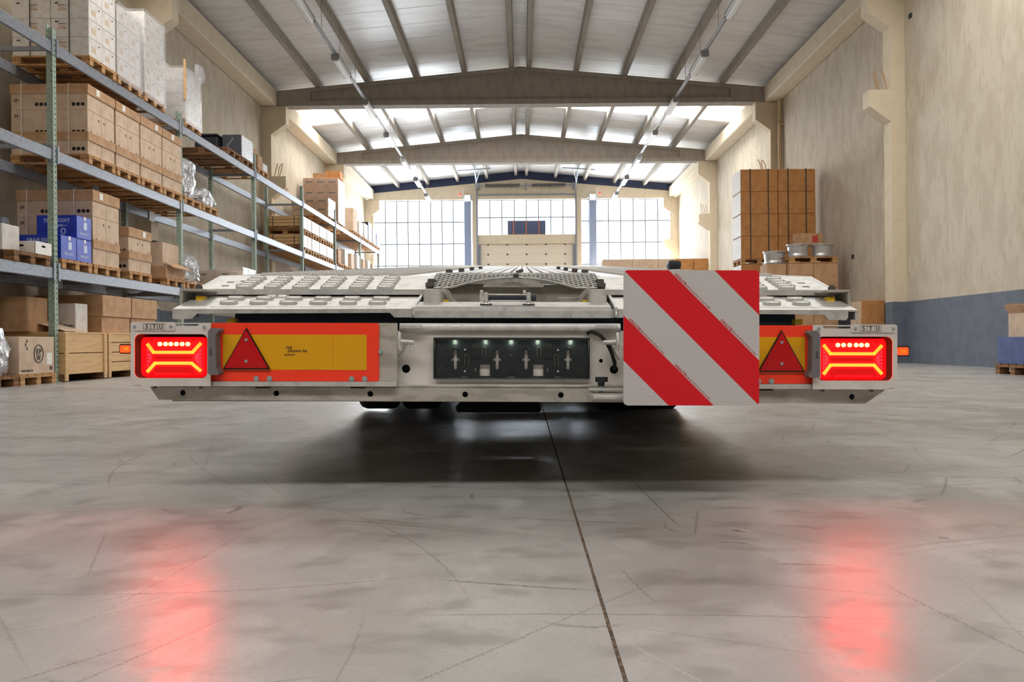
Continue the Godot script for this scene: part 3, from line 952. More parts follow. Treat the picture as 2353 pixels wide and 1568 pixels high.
func build_rack_loads():
	var L1 = LEVELS[0]
	var L2 = LEVELS[1]
	var L3 = LEVELS[2]
	# ---- top level
	white_stack(12.18, L3, 6, .285, "of the strapped stack on the top level", true, false)
	for k in [-.31, .29]: strap_round(Vector3(GX + k, L3 + .13, -12.58), Vector3(.014, 1.73, .806), M.strap_dark, "thin dark strap round the white cartons of the top level", "dark straps on the top level")
	side_patch(get_node("carton_019") if has_node("carton_019") else self, Vector3(.295, .1, 0), Vector2(.16, .2), M.paper, "paper_label")
	white_stack(13.03, L3, 4, .29, "of the second stack on the top level", false, true)
	white_stack(13.98, L3, 5, .285, "of the tall third stack, top level", false, true, .76)
	white_stack(15.62, L3, 4, .25, "of the stack past the second post", false, true, .78)
	carton(Vector3(GX - .28, L3 + 1.144, -16.0), Vector3(.55, .3, .6), M.white_box, "white carton lying on top of the film wrapped stack past the post", "", "carton")
	one(mb().box(Vector3(0, .4, 0), Vector3(.04, .8, .04), .004), "edge_board", M.crate, "upright wooden edge batten against the wrapped white stack past the post", "batten", Vector3(RX + .03, L3 + .5, -15.6))
	one(mb().lumpy(Vector3.ZERO, Vector3(.1, .3, .3), .04, .5, 9, 6), "torn_film", M.wrap_clear, "torn flap of film hanging off the wrapped white stack", "film", Vector3(RX + .06, L3 + 1.22, -16.25))
	pallet(Vector3(GX, L3, -18.3), "wooden pallet beneath the black bins, hall side", true)
	pallet(Vector3(GX, L3, -19.2), "wooden pallet beneath the grey wrapped bin", true)
	var bin = thing("storage_bin", "black plastic storage bin with a rim on the top level", "bin", Vector3(-7.36, L3 + .144, -18.95))
	part(mb().box(Vector3(0, .22, 0), Vector3(.54, .44, .7), .03), "body", M.black_plastic, bin)
	part(mb().box(Vector3(0, .46, 0), Vector3(.58, .05, .75), .015), "rim", M.black_plastic, bin)
	var gb = thing("wrapped_bin", "dark grey bin wrapped in crinkled film on the top level", "bin", Vector3(-6.83, L3 + .144, -19.2))
	part(mb().box(Vector3(0, .26, 0), Vector3(.46, .52, .8), .02), "body", M.grey_plastic, gb)
	part(mb().box(Vector3(.234, .26, 0), Vector3(.012, .5, .78)), "film_sheet", M.wrap, gb)
	part(mb().box(Vector3(-.03, .34, .404), Vector3(.03, .24, .006), 0, Basis(Vector3.BACK, -.6)), "film_fold", M.wrap_clear, gb)
	pallet(Vector3(GX, L3, -20.35), "wooden pallet under small cartons past the black bins")
	carton(Vector3(-6.85, L3 + .144, -20.15), Vector3(.5, .32, .36), M.kraft, "small kraft carton by the post past the black bins")
	carton(Vector3(-6.82, L3 + .144, -20.55), Vector3(.44, .2, .36), M.white_box, "low white carton beside the small kraft carton past the bins")
	carton(Vector3(-6.9, L3 + .464, -20.2), Vector3(.3, .2, .3), M.kraft, "little kraft carton on top of another past the black bins")
	# brown printed cartons farther along
	for cfg in [[27.35, .29, 2, "low block of printed brown cartons"], [28.85, .395, 4, "tall block of printed brown cartons"]]:
		pallet(Vector3(GX - .1, L3, -(cfg[0] + .5)), "wooden pallet under the " + cfg[3])
		for k in cfg[2]:
			for i in 3:
				for j in 2:
					var o = carton(Vector3(GX - .1 + (i - 1) * .42, L3 + .144 + k * cfg[1], -(cfg[0] + .27 + j * .5)), Vector3(.418, cfg[1], .495), M.kraft, "brown printed carton in the " + cfg[3] + " on the top level", "cartons of the " + cfg[3])
					if j == 0: near_patch(o, Vector3(0, cfg[1] * .62, .247), Vector2(.25, .05), M.ink_soft, "print")
		film(Vector3(GX - .1, L3 + .1, -(cfg[0] + .52)), Vector3(1.27, cfg[2] * cfg[1] * (1.0 if cfg[2] < 3 else .98) + .05, 1.02), "clear film round the " + cfg[3], "stretch films farther along", 300 + cfg[2])
	carton(Vector3(GX - .15, L3 + .144 + 1.58, -29.2), Vector3(.5, .2, .45), M.kraft, "flat brown carton lying on the tall printed block")
	carton(Vector3(GX + .3, L3 + .144 + 1.58, -29.3), Vector3(.55, .28, .5), M.kraft_tan, "tan carton lying on top of the tall printed block")
	var far = [[31.2, .55, .88, M.kraft_pale, "pale carton stack"], [32.35, .7, .55, M.white_box, "white carton load"], [33.4, .5, .62, M.white_box, "short white load"], [34.3, .6, .8, M.black_plastic, "black drum crate"], [35.3, .5, .7, M.white_box, "broad white load"], [36.2, .6, .55, M.blue_dull, "blue carton load"]]
	for f in far:
		pallet(Vector3(GX, L3, -(f[0] + .4)), "wooden pallet under the " + f[4] + " far along the rack")
		carton(Vector3(GX + .25, L3 + .144, -(f[0] + .4)), Vector3(.66, f[2], .76), f[3], f[4] + " on the top level far along the rack")
		carton(Vector3(GX - .38, L3 + .144, -(f[0] + .4)), Vector3(.56, f[2] * .7, .72), M.kraft, "kraft carton behind the " + f[4] + " on the top level")

	# ---- middle level
	for k in 4:
		kraft_stack(12.13 + k * .845, L2, [.26, .42, .24], .15, ["of the strapped stack with round marks, middle level", "of the plain stack beside the strapped one, middle level", "of the third plain stack along the middle level", "of the stack beside the silver bundle, middle level"][k], k == 0, k == 0)
	pallet(Vector3(GX, L2, -15.98), "wooden pallet under the tall silver bundle")
	one(mb().lumpy(Vector3(0, .42, 0), Vector3(.9, .84, .7), .09, .4, 14, 14, .12), "wrapped_bundle", M.wrap, "tall silver film wrapped bundle beside the kraft stacks on the middle level", "bundle", Vector3(GX + .12, L2 + .144, -15.98))
	pallet(Vector3(GX, L2, -16.88), "wooden pallet under the low silver bundle")
	one(mb().lumpy(Vector3(0, .2, 0), Vector3(1.1, .42, .78), .08, .4, 15, 14, .14), "wrapped_bundle", M.wrap, "low silver film wrapped bundle on the middle level", "bundle", Vector3(GX + .05, L2 + .144, -16.88))
	for tier in 2:
		for k in 4:
			var y = L2 + tier * .56
			var D = 24.62 + k * .96
			pallet(Vector3(GX - .02, y, -D), "wooden pallet between the slatted crates on the middle level", false, "pallets under slatted crates")
			var lab = "slatted crate with white papered side on the middle level, " + ("lower tier" if tier == 0 else "upper tier")
			var c = crate(Vector3(GX - .02, y + .144, -D), Vector3(1.12, .41, .92), 3, lab, "slatted crates on the middle level", 2)
			for q in [-.23, .23]: part(mb().box(Vector3(.578, .21, q), Vector3(.012, .37, .44), .003), "paper_sheet", M.paper, c)
			for q in [-.35, .3]: part(mb().box(Vector3(q, .24, .458), Vector3(.02, .32, .006)), "strap", M.strap_dark, c)
	var stub = [[29.0, .5, M.kraft], [30.1, .62, M.white_box], [31.2, .58, M.kraft_pale], [32.3, .66, M.white_box], [33.4, .6, M.kraft], [34.5, .66, M.white_box], [35.6, .6, M.kraft_pale]]
	for f in stub:
		pallet(Vector3(GX, L2, -f[0]), "wooden pallet under an upright carton far along the middle level", false, "pallets far along the middle level")
		carton(Vector3(GX + .1, L2 + .144, -f[0]), Vector3(.9, f[1], .5), f[2], ("white" if f[2] == M.white_box else "brown") + " upright carton far along the middle level of the rack", "cartons far along the middle level")

	# ---- lower level
	pallet(Vector3(GX, L1, -10.72), "worn wooden pallet under the white tote boxes", true)
	carton(Vector3(-7.0, L1 + .144, -10.45), Vector3(.6, .34, .36), M.white_box, "scuffed white tote carton with a small orange print beside the near post")
	var sc = one(mb().lumpy(Vector3(0, .05, 0), Vector3(.14, .1, .24), .01, .5, 3, 6), "hand_scanner", M.black_plastic, "black rounded hand tool lying on the white tote carton", "tool", Vector3(-6.84, L1 + .486, -10.42))
	part(mb().box(Vector3(0, .06, .121), Vector3(.06, .04, .004)), "red_trim", M.red_wrap, sc)
	var tr = thing("carton_tray", "low white carton tray with an oval handle hole beside the near post", "tray", Vector3(-6.78, L1 + .144, -10.96))
	var grip = rrect(-.045, .096, .045, .124, .013)
	for k in 4:   # four walls, a handle hole cut through each
		var wd = .4 if k % 2 == 0 else .38
		var pn = punched(PackedVector2Array([Vector2(-wd / 2, 0), Vector2(wd / 2, 0), Vector2(wd / 2, .17), Vector2(-wd / 2, .17)]), [grip], 0.0, .005, "side_panel", M.tray, tr)
		pn.rotation.y = k * PI / 2
		pn.position = Vector3(sin(k * PI / 2), 0, cos(k * PI / 2)) * (.19 if k % 2 == 0 else .2)
	for y in [.003, .167]: part(mb().box(Vector3(0, y, 0), Vector3(.39, .005, .37)), "closing_panel", M.tray, tr)
	one(mb().lumpy(Vector3(0, .16, 0), Vector3(.5, .32, .5), .05, .4, 22, 10), "wrapped_bundle", M.wrap, "pale wrapped bundle behind the white tote carton", "bundle", Vector3(-7.5, L1 + .144, -10.6))
	one(mb().lumpy(Vector3(0, .06, 0), Vector3(.4, .12, .4), .02, .4, 23, 8), "folded_wrap", M.red_wrap, "folded red plastic wrap lying on the pale bundle", "wrap", Vector3(-7.5, L1 + .47, -10.6))
	pallet(Vector3(GX, L1, -11.8), "wooden pallet under the blue cartons")
	var bw = .60
	for b in [[11.59, 0, "lower blue carton nearer the green post"], [12.0, 0, "lower blue carton beside the kraft stack"], [12.0, 1, "upper blue carton with white lettering on the lower level"]]:
		for i in (2 if b[1] == 0 else 1):
			var o = carton(Vector3(RX - .29 - i * .605, L1 + .144 + b[1] * .345, -b[0]), Vector3(bw, .34, .405), M.blue_box, b[2] + ("" if b[1] or i == 0 else ", against the wall side"), "blue cartons")
			near_print("TRAILIGHT" if b[1] == 0 else "TRAILIGHT", o, .055, Vector3(0, .26, .2018), M.print_white, "lettering")
			near_print("\u2014oo\u2014", o, .05, Vector3(.05, .19, .2018), M.print_white, "lettering")
			near_print("O", o, .09, Vector3(.1, .1, .2018), M.print_white, "lettering")
			if i == 0:
				side_patch(o, Vector3(.299, .2, -.03), Vector2(.09, .11), M.print_white, "paper_label")
				side_patch(o, Vector3(.299, .31, -.02), Vector2(.05, .06), M.strap, "tape_end")
				side_print("TRAILIGHT", o, .035, Vector3(.2992, .08, 0), M.print_white, "lettering")
	kraft_stack(12.25, L1, [.3, .44, .24], .17, "in the stack beside the blue cartons", true, true)
	kraft_stack(13.36, L1, [.26, .32], .16, "in the middle stack of the lower level", true)
	var c = Vector3(GX, L1, -15.17)
	pallet(c, "wooden pallet under the open flapped kraft cartons")
	carton(c + Vector3(0, .144, 0), Vector3(1.18, .22, .82), M.kraft, "low kraft tray carton with its flaps open on the lower level", "", "carton", 0.0, false)
	for k in [[Vector3(.64, .33, .0), Vector3(.22, .008, .8), -.55], [Vector3(-.2, .36, .45), Vector3(.7, .008, .2), 0.0]]:
		one(mb().box(Vector3.ZERO, k[1], 0, Basis(Vector3.BACK, k[2])), "carton_flap", M.kraft, "bent open board flap sticking out between the kraft cartons" if k[2] != 0 else "board flap lying out between the kraft cartons", "flap", c + k[0] + Vector3(0, .05, 0))
	for j in [-.2, .2]: carton(c + Vector3(-.03, .144 + .22, j), Vector3(1.1, .44, .395), M.kraft_pale, "pale kraft carton standing in the open flapped tray", "cartons in the open tray")
	carton(c + Vector3(-.1, .144 + .66, 0), Vector3(1.0, .03, .8), M.ink_soft, "dark board sheet on the cartons of the open tray", "", "board_sheet", 0.0, false)
	pallet(Vector3(GX, L1, -16.05), "wooden pallet under the slumped silver bundle")
	one(mb().lumpy(Vector3(0, .32, 0), Vector3(1.15, .66, .76), .1, .4, 31, 14, .2), "wrapped_bundle", M.wrap, "slumped silver wrapped bundle beside the open flapped cartons", "bundle", Vector3(GX, L1 + .144, -16.05))
	pallet(Vector3(GX, L1, -19.1), "wooden pallet under the brown wrapped load")
	var wl = one(mb().lumpy(Vector3(0, .26, 0), Vector3(1.2, .54, .8), .03, .4, 33, 10, .05), "wrapped_load", M.kraft_pale, "brown carton load under loose clear film on the lower level", "load", Vector3(GX, L1 + .144, -19.1))
	near_patch(wl, Vector3(-.3, .4, .405), Vector2(.12, .04), M.ink_soft, "print")
	near_patch(wl, Vector3(.2, .4, .405), Vector2(.14, .03), M.ink_soft, "print")
	film(Vector3(GX, L1 + .1, -19.1), Vector3(1.26, .6, .86), "loose clear film over the brown load on the lower level", "", 341, .03)
	crate(Vector3(GX - .27, L1, -20.9), Vector3(.62, .62, .9), 3, "plain wooden crate behind the brown wrapped load", "", 2)
	for k in 3: carton(Vector3(GX + .3, L1, -(20.3 + k * .95 + .9)), Vector3(.42, .56 - k * .04, .7), M.white_box, "upright white carton past the wooden crate on the lower level", "white cartons past the crate")
	for k in 5: crate(Vector3(GX, L1, -(25.0 + k * 1.9)), Vector3(1.1, .55, .95), 3, "wooden crate far along the lower level of the rack", "crates far along the lower level", 2)

	# ---- on the floor under the rack
	pallet(Vector3(GX + .06, 0, -9.9), "floor pallet under the silver wrapped goods", true, "pallets on the floor by the rack")
	one(mb().lumpy(Vector3(0, .3, 0), Vector3(1.1, .6, .78), .06, .4, 41, 14), "wrapped_bundle", M.wrap, "silver wrapped bundle on the floor beside the emblem carton", "bundle", Vector3(GX + .08, .144, -9.9))
	pallet(Vector3(GX + .06, 0, -10.73), "floor pallet under the pale emblem carton", false, "pallets on the floor by the rack")
	var em = carton(Vector3(GX + .06, .144, -10.73), Vector3(1.16, .5, .78), M.kraft_pale, "pale carton with a round black emblem on a floor pallet", "", "emblem_carton", 0.0, false)
	var ring = mb()
	for k in 28:
		var a = TAU * k / 28
		var a2 = TAU * (k + 1) / 28
		ring.tube([Vector3(0, sin(a) * .12, cos(a) * .1), Vector3(0, sin(a2) * .12, cos(a2) * .1)], .006, 5, false)
	part(ring, "emblem_ring", M.ink, em, Vector3(.58, .27, -.03))
	side_print("BP", em, .075, Vector3(.58, .3, -.03), M.ink, "emblem_lettering")
	side_print("W", em, .075, Vector3(.58, .22, -.03), M.ink, "emblem_lettering")
	side_print("www.bpw.de", em, .03, Vector3(.58, .05, .22), M.ink, "lettering")
	side_patch(em, Vector3(.58, .2, -.27), Vector2(.12, .16), M.paper, "paper_label")
	side_patch(em, Vector3(.58, .07, -.31), Vector2(.07, .05), M.ink_soft, "stamp")
	for k in 3: side_patch(em, Vector3(.58, .44 - k * .05, .22 + .03 * (k % 2)), Vector2(.025, .04), M.ink_soft, "stamp")
	crate(Vector3(GX + .1, 0, -11.92), Vector3(1.1, .72, 1.16), 2, "pale wooden crate with upright battens under the rack, beside the green post", "", 2)
	crate(Vector3(GX + .1, 0, -12.95), Vector3(1.1, .72, .84), 4, "narrow boarded crate between two larger crates under the rack", "", 2)
	crate(Vector3(GX + .1, 0, -14.0), Vector3(1.1, .70, 1.1), 4, "boarded crate behind the narrow crate under the rack", "", 3)
	crate(Vector3(GX + .1, 0, -15.3), Vector3(1.1, .70, 1.1), 4, "last boarded crate seen under the rack behind the trailer lamp", "", 3)
	one(mb().box(Vector3(0, .02, 0), Vector3(.62, .006, .5), 0, Basis(Vector3.BACK, -.28)), "carton_flap", M.kraft_pale, "bent carton flap lying on the pale wooden crate", "flap", Vector3(GX + .28, .8, -11.75))
	carton(Vector3(-7.3, .722, -11.5), Vector3(.6, .5, .5), M.kraft, "kraft carton with faint print standing on the crate behind the green post")
	var wc = carton(Vector3(-6.95, .722, -12.2), Vector3(.4, .44, .34), M.white_box, "white faced carton with black lettering on the pale crate")
	near_print("Bodoex Rhaldo", wc, .035, Vector3(0, .1, .17), M.ink, "lettering", true)
	one(mb().box(Vector3(0, .35, 0), Vector3(.62, .7, .6), .05), "dark_drum", M.black_plastic, "dark plastic container in the shade under the rack", "container", Vector3(-7.62, .722 - .578 + .0, -10.75) + Vector3(0, .5, 0))
	for k in 2: carton(Vector3(GX, .722 + .0, -(13.05 + k * .95)), Vector3(1.05, .26, .9), M.kraft, "low brown carton along the tops of the crates under the rack", "brown cartons under the rack")
	for k in 2: carton(Vector3(GX, .982, -(13.05 + k * .95)), Vector3(1.1, .34, .92), M.kraft, "wide brown lidded carton stacked under the lowest rack beam", "brown cartons under the rack, upper row")
	one(mb().lumpy(Vector3.ZERO, Vector3(.1, .2, .04), .03, .5, 3, 5), "blue_rag", M.frame_blue, "blue rag of film caught on the middle rack beam", "rag", Vector3(RX - .3, L2 - .28, -12.9))
	side_patch(get_node("pallet_rack"), Vector3(RX - 1.1, L2 - .1, -16.6), Vector2(.25, .2), M.paper, "rack_label")

# ---------------------------------------------------------------- goods along the opposite wall
func build_opposite_side():
	# double stack of tall tan cartons on pallets
	for tier in 2:
		var y = tier * 2.55
		for i in 2:
			var c = Vector3(6.37 + i * 1.01, y, -21.75)
			var p = pallet(c, ("lower" if tier == 0 else "upper") + " tier pallet of the tan carton tower", false, "pallets of the tan carton tower")
			p.scale = Vector3(.83, 1, 1.06)
			for k in 4:
				var o = carton(c + Vector3(0, .144 + k * .6, 0), Vector3(1.0, .598, .86), M.kraft_tan, ROWS[k] + " tan carton, %s tier of the strapped tower, %s column" % ["lower" if tier == 0 else "upper", "wall side" if i else "aisle side"], "tan tower cartons, %s tier" % ("lower" if tier == 0 else "upper"), "carton", 0.0, false, .016)
				if i == 0:
					part(mb().box(Vector3(-.5, .3, 0), Vector3(.004, .57, .84)), "white_side", M.white_box, o)
			if tier == 1:
				for k in [-.24, .24]: strap_round(c + Vector3(k, .13, 0), Vector3(.03, 2.415, .862), M.strap_dark, "dark strap round the upper tan cartons by the wall", "dark straps on the tan tower")
	# pallet of wheel rims on boxes beside it
	for k in 4:
		for i in 2:
			carton(Vector3(6.87 + i * .6, k * .6, -19.95), Vector3(.595, .598, .78), M.kraft, "brown carton in the block carrying the wheel rims", "cartons under the wheel rims", "carton", 0.0, true, .012)
	var rp = pallet(Vector3(7.17, 2.4, -19.95), "wooden pallet carrying the aluminium wheel rims", false, "rim pallet")
	var prof = [Vector2(.2, 0), Vector2(.27, .0), Vector2(.285, .02), Vector2(.25, .05), Vector2(.24, .1), Vector2(.25, .22), Vector2(.255, .27), Vector2(.285, .31), Vector2(.285, .33), Vector2(.26, .33), Vector2(.23, .28), Vector2(.215, .1), Vector2(.2, 0)]
	for r in [[6.86, -19.8, "bright aluminium wheel rim at the pallet's open side"], [7.46, -19.8, "bright aluminium wheel rim at the pallet's wall side"]]:
		var w = thing("wheel_rim", r[2], "wheel rim", Vector3(r[0], 2.544, r[1]), "aluminium wheel rims")
		part(mb().lathe(prof, 28), "barrel", M.alu, w)
		part(mb().lathe([Vector2(.06, .1), Vector2(.22, .1), Vector2(.22, .13), Vector2(.06, .13), Vector2(.06, .1)], 28), "disc", M.alu, w)
	var w2 = thing("wheel_rim", "smaller rim set low between the rim pallet and the tan tower", "wheel rim", Vector3(6.35, 2.4, -20.05), "aluminium wheel rims")
	part(mb().lathe(prof, 28), "barrel", M.alu, w2)
	for k in 4: carton(Vector3(6.32, k * .6, -20.05), Vector3(.48, .598, .6), M.kraft, "narrow brown carton beside the rim block", "narrow cartons by the rims")
	var bx = carton(Vector3(7.22, 2.88, -20.1), Vector3(.66, .3, .3), M.kraft, "worn brown carton with a red print lying across the wheel rims", "", "carton", .1)
	near_patch(bx, Vector3(.12, .16, .15), Vector2(.14, .16), M.red_wrap, "print")
	# tan cartons behind the pilaster
	for k in 2: carton(Vector3(7.84, k * .69, -18.1), Vector3(.52, .688, .6), M.kraft_tan, ("lower" if k == 0 else "upper") + " tan carton standing by the pilaster", "cartons by the pilaster")
	part(mb().box(Vector3(-.262, .345, 0), Vector3(.004, .66, .58)), "white_side", M.kraft_pale, get_child(get_child_count() - 1))
	# goods near the camera by the wall
	var pr = pallet(Vector3(7.36, 0, -11.0), "wooden pallet under the faded blue carton by the wall", true, "pallet by the wall")
	carton(Vector3(7.36, .144, -11.0), Vector3(1.15, .38, .76), M.blue_dull, "faded blue carton with white print by the painted wall", "", "carton", 0.0, false)
	var bl = get_child(get_child_count() - 1)
	near_patch(bl, Vector3(-.49, .31, .38), Vector2(.1, .1), M.paper, "paper_label")
	near_print("IVECO", bl, .06, Vector3(-.3, .08, .379), M.print_white, "lettering")
	near_print("~~~", bl, .08, Vector3(-.3, .3, .379), M.print_white, "lettering")
	var op = thing("open_carton", "open worn kraft carton standing on the faded blue carton", "carton", Vector3(7.4, .524, -11.0))
	for q in [[Vector3(0, .17, .3), Vector3(1.0, .34, .008)], [Vector3(0, .17, -.3), Vector3(1.0, .34, .008)], [Vector3(-.5, .17, 0), Vector3(.008, .34, .6)], [Vector3(.5, .17, 0), Vector3(.008, .34, .6)], [Vector3(0, .004, 0), Vector3(1.0, .008, .6)]]:
		part(mb().box(q[0], q[1]), "wall_panel", M.kraft_pale, op)
	part(mb().box(Vector3(0, .4, -.32), Vector3(1.0, .16, .008), 0, Basis(Vector3.RIGHT, -.4)), "flap", M.kraft, op)
	part(mb().box(Vector3(-.53, .385, 0), Vector3(.008, .13, .6), 0, Basis(Vector3.BACK, .5)), "flap", M.kraft, op)
	near_patch(op, Vector3(-.36, .18, .306), Vector2(.12, .1), M.paper, "paper_label")
	# tall carton columns far off by the glazed end
	for g in [[4.75, 1.46, 40.0, 4.6, 2], [6.13, 1.28, 40.0, 4.6, 1], [7.26, .96, 40.0, 4.6, 1]]:
		for k in 4: carton(Vector3(g[0], k * g[3] / 4, -g[2]), Vector3(g[1], g[3] / 4 - .002, .9), M.kraft_pale, "pale brown carton in the tall columns before the glazed end", "carton columns at the glazed end")
	for i in 2:
		for k in 4: carton(Vector3(6.98 + i * .78, k * 1.01, -34.6), Vector3(.76, 1.008, .9), M.kraft_tan, "brown carton in the columns by the far pilaster", "carton columns by the far pilaster")

# ---------------------------------------------------------------- the trailer
# q() turns a measurement from the drawing of the trailer's rear (690 units to the metre in the lamp plane, w metres farther in for what lies deeper) into the trailer's own metres
func q(x, y, w): return Vector3((x - 1201.0) * (2.652 + w) / 1830.0 + .029, (787.0 - y) * (2.652 + w) / 1830.0, -w)
func q2(x, y, w):
	var p = q(x, y, w)
	return Vector2(p.x, p.y)
func out2(pts, w):
	var o = PackedVector2Array()
	for p in pts: o.append(q2(p[0], p[1], w))
	return o
func qrect(x0, y0, x1, y1, w, r = 0.0, k = 5):
	var a = q2(x0, y1, w)
	var b = q2(x1, y0, w)
	if r <= 0: return PackedVector2Array([a, Vector2(b.x, a.y), b, Vector2(a.x, b.y)])
	return rrect(a.x, a.y, b.x, b.y, r, k)
func qbox(x0, y0, x1, y1, w, deep, bv = 0.0):
	var a = q(x0, y1, w)
	var b = q(x1, y0, w)
	return mb().box(Vector3((a.x + b.x) / 2, (a.y + b.y) / 2, -w - deep / 2), Vector3(b.x - a.x, b.y - a.y, deep), bv)
func fp(poly, w, t, called, m, parent): return part(mb().prism(poly, -w - t, -w), called, m, parent)

func punched(poly, holes, w, t, called, m, parent):   # a plate with holes cut right through
	var c = CSGPolygon3D.new()
	c.polygon = poly
	c.depth = t
	c.material = m
	c.name = called
	parent.add_child(c, true)
	c.position.z = -w
	for h in holes:
		var k = CSGPolygon3D.new()
		k.polygon = h
		k.depth = t + .02
		k.material = m
		k.operation = CSGShape3D.OPERATION_SUBTRACTION
		k.name = "cut"
		c.add_child(k, true)
		k.position.z = .01
	return c

var ACROSS = Basis(Vector3(0, 0, -1), Vector3(0, 1, 0), Vector3(1, 0, 0))
func side(prof, x0, x1):   # profile of (depth, height) drawn out along x
	return mb().prism(prof, x0, x1, Transform3D(ACROSS, Vector3.ZERO))

func hexbolt(parent, p, r, m, called = "bolt"):
	var b = mb()
	var hp = PackedVector2Array()
	for i in 6: hp.append(Vector2(cos(TAU * i / 6), sin(TAU * i / 6)) * r)
	b.prism(disc(Vector2.ZERO, r * 1.25, 14), 0, r * .25)
	b.prism(hp, r * .25, r * .9)
	return part(b, called, m, parent, p)

func deck_y(w): return .211 + (w - .536) * .288 if w < .80 else .287 + (w - .80) * .1003

func tail_lamp(t, x0, y0, x1, y1, leds, up, low, dirx):
	var lamp = Node3D.new()
	lamp.name = "tail_lamp"
	t.add_child(lamp, true)
	lamp.set_meta("label", "lit red tail lamp with a crossed light guide")
	var w = .045
	# back shell, lens with rounded rim
	var o = qrect(x0, y0, x1, y1, w, .016)
	var i = qrect(x0 + 5, y0 + 5, x1 - 5, y1 - 5, w - .012, .013)
	part(mb().taper(o, i, -w, -w + .012), "lens", M.lens, lamp)
	part(mb().prism(qrect(x0 - 1, y0 - 1, x1 + 1, y1 + 1, w, .017), -w - .04, -w - .0005), "shell", M.lens_dim, lamp)
	var f = w - .0125
	for g in [up, low]:
		var b = mb()
		var hw = .0052
		for k in g.size() - 1:
			var a = q2(g[k][0], g[k][1], f)
			var c = q2(g[k + 1][0], g[k + 1][1], f)
			var n = (c - a).normalized().orthogonal() * hw
			var e = (c - a).normalized() * hw * .55
			b.prism([a - n - e, c - n + e, c + n + e, a + n - e], -f, -f + .004)
		part(b, "light_guide", M.guide, lamp)
	var my = (up[1][1] + low[1][1]) / 2
	fp(qrect(up[1][0] + 2, my - 4.5, up[2][0] - 2, my + 4.5, f, .002), f - .003, .003, "stop_bar", M.lens_dim, lamp)
	for l in leds:
		fp(disc(q2(l, up[0][1] - 1.0, f), .0068, 14), f - .004, .004, "led", M.led, lamp)
	# ribbed side reflectors and the lower patch
	var mx = [up[0][0] - 2, up[3][0] + 2]
	for s in 2:
		var ix = up[1][0] - 5 if s == 0 else up[2][0] + 5
		fp(out2([[mx[s], up[0][1] + 8], [mx[s], low[0][1] - 8], [ix, my + 6], [ix, my - 6]], f), f - .0015, .0015, "side_reflector", M.lens_side, lamp)
		for k in 4:
			var yy = my - 12 + k * 8
			fp(qrect(minf(mx[s], mx[s] + (6 if s == 0 else -6)), yy, maxf(mx[s], mx[s] + (6 if s == 0 else -6)), yy + 2, f), f - .003, .0015, "rib", M.lens_dim, lamp)
	var cx = (x0 + x1) / 2.0
	fp(out2([[low[1][0] + 2, low[1][1] + 8], [low[2][0] - 2, low[2][1] + 8], [low[2][0] + 6, y1 - 10], [low[1][0] - 6, y1 - 10]], f), f - .001, .001, "reflector_field", M.lens_dim, lamp)
	for p in [[x0 + 29, y0 + 6], [x1 - 29, y0 + 6], [x0 + 31, y1 - 8], [x1 - 31, y1 - 8]]:
		fp(disc(q2(p[0], p[1], f), .005, 10), f - .003, .003, "screw", M.lens_dim, lamp)
	return lamp

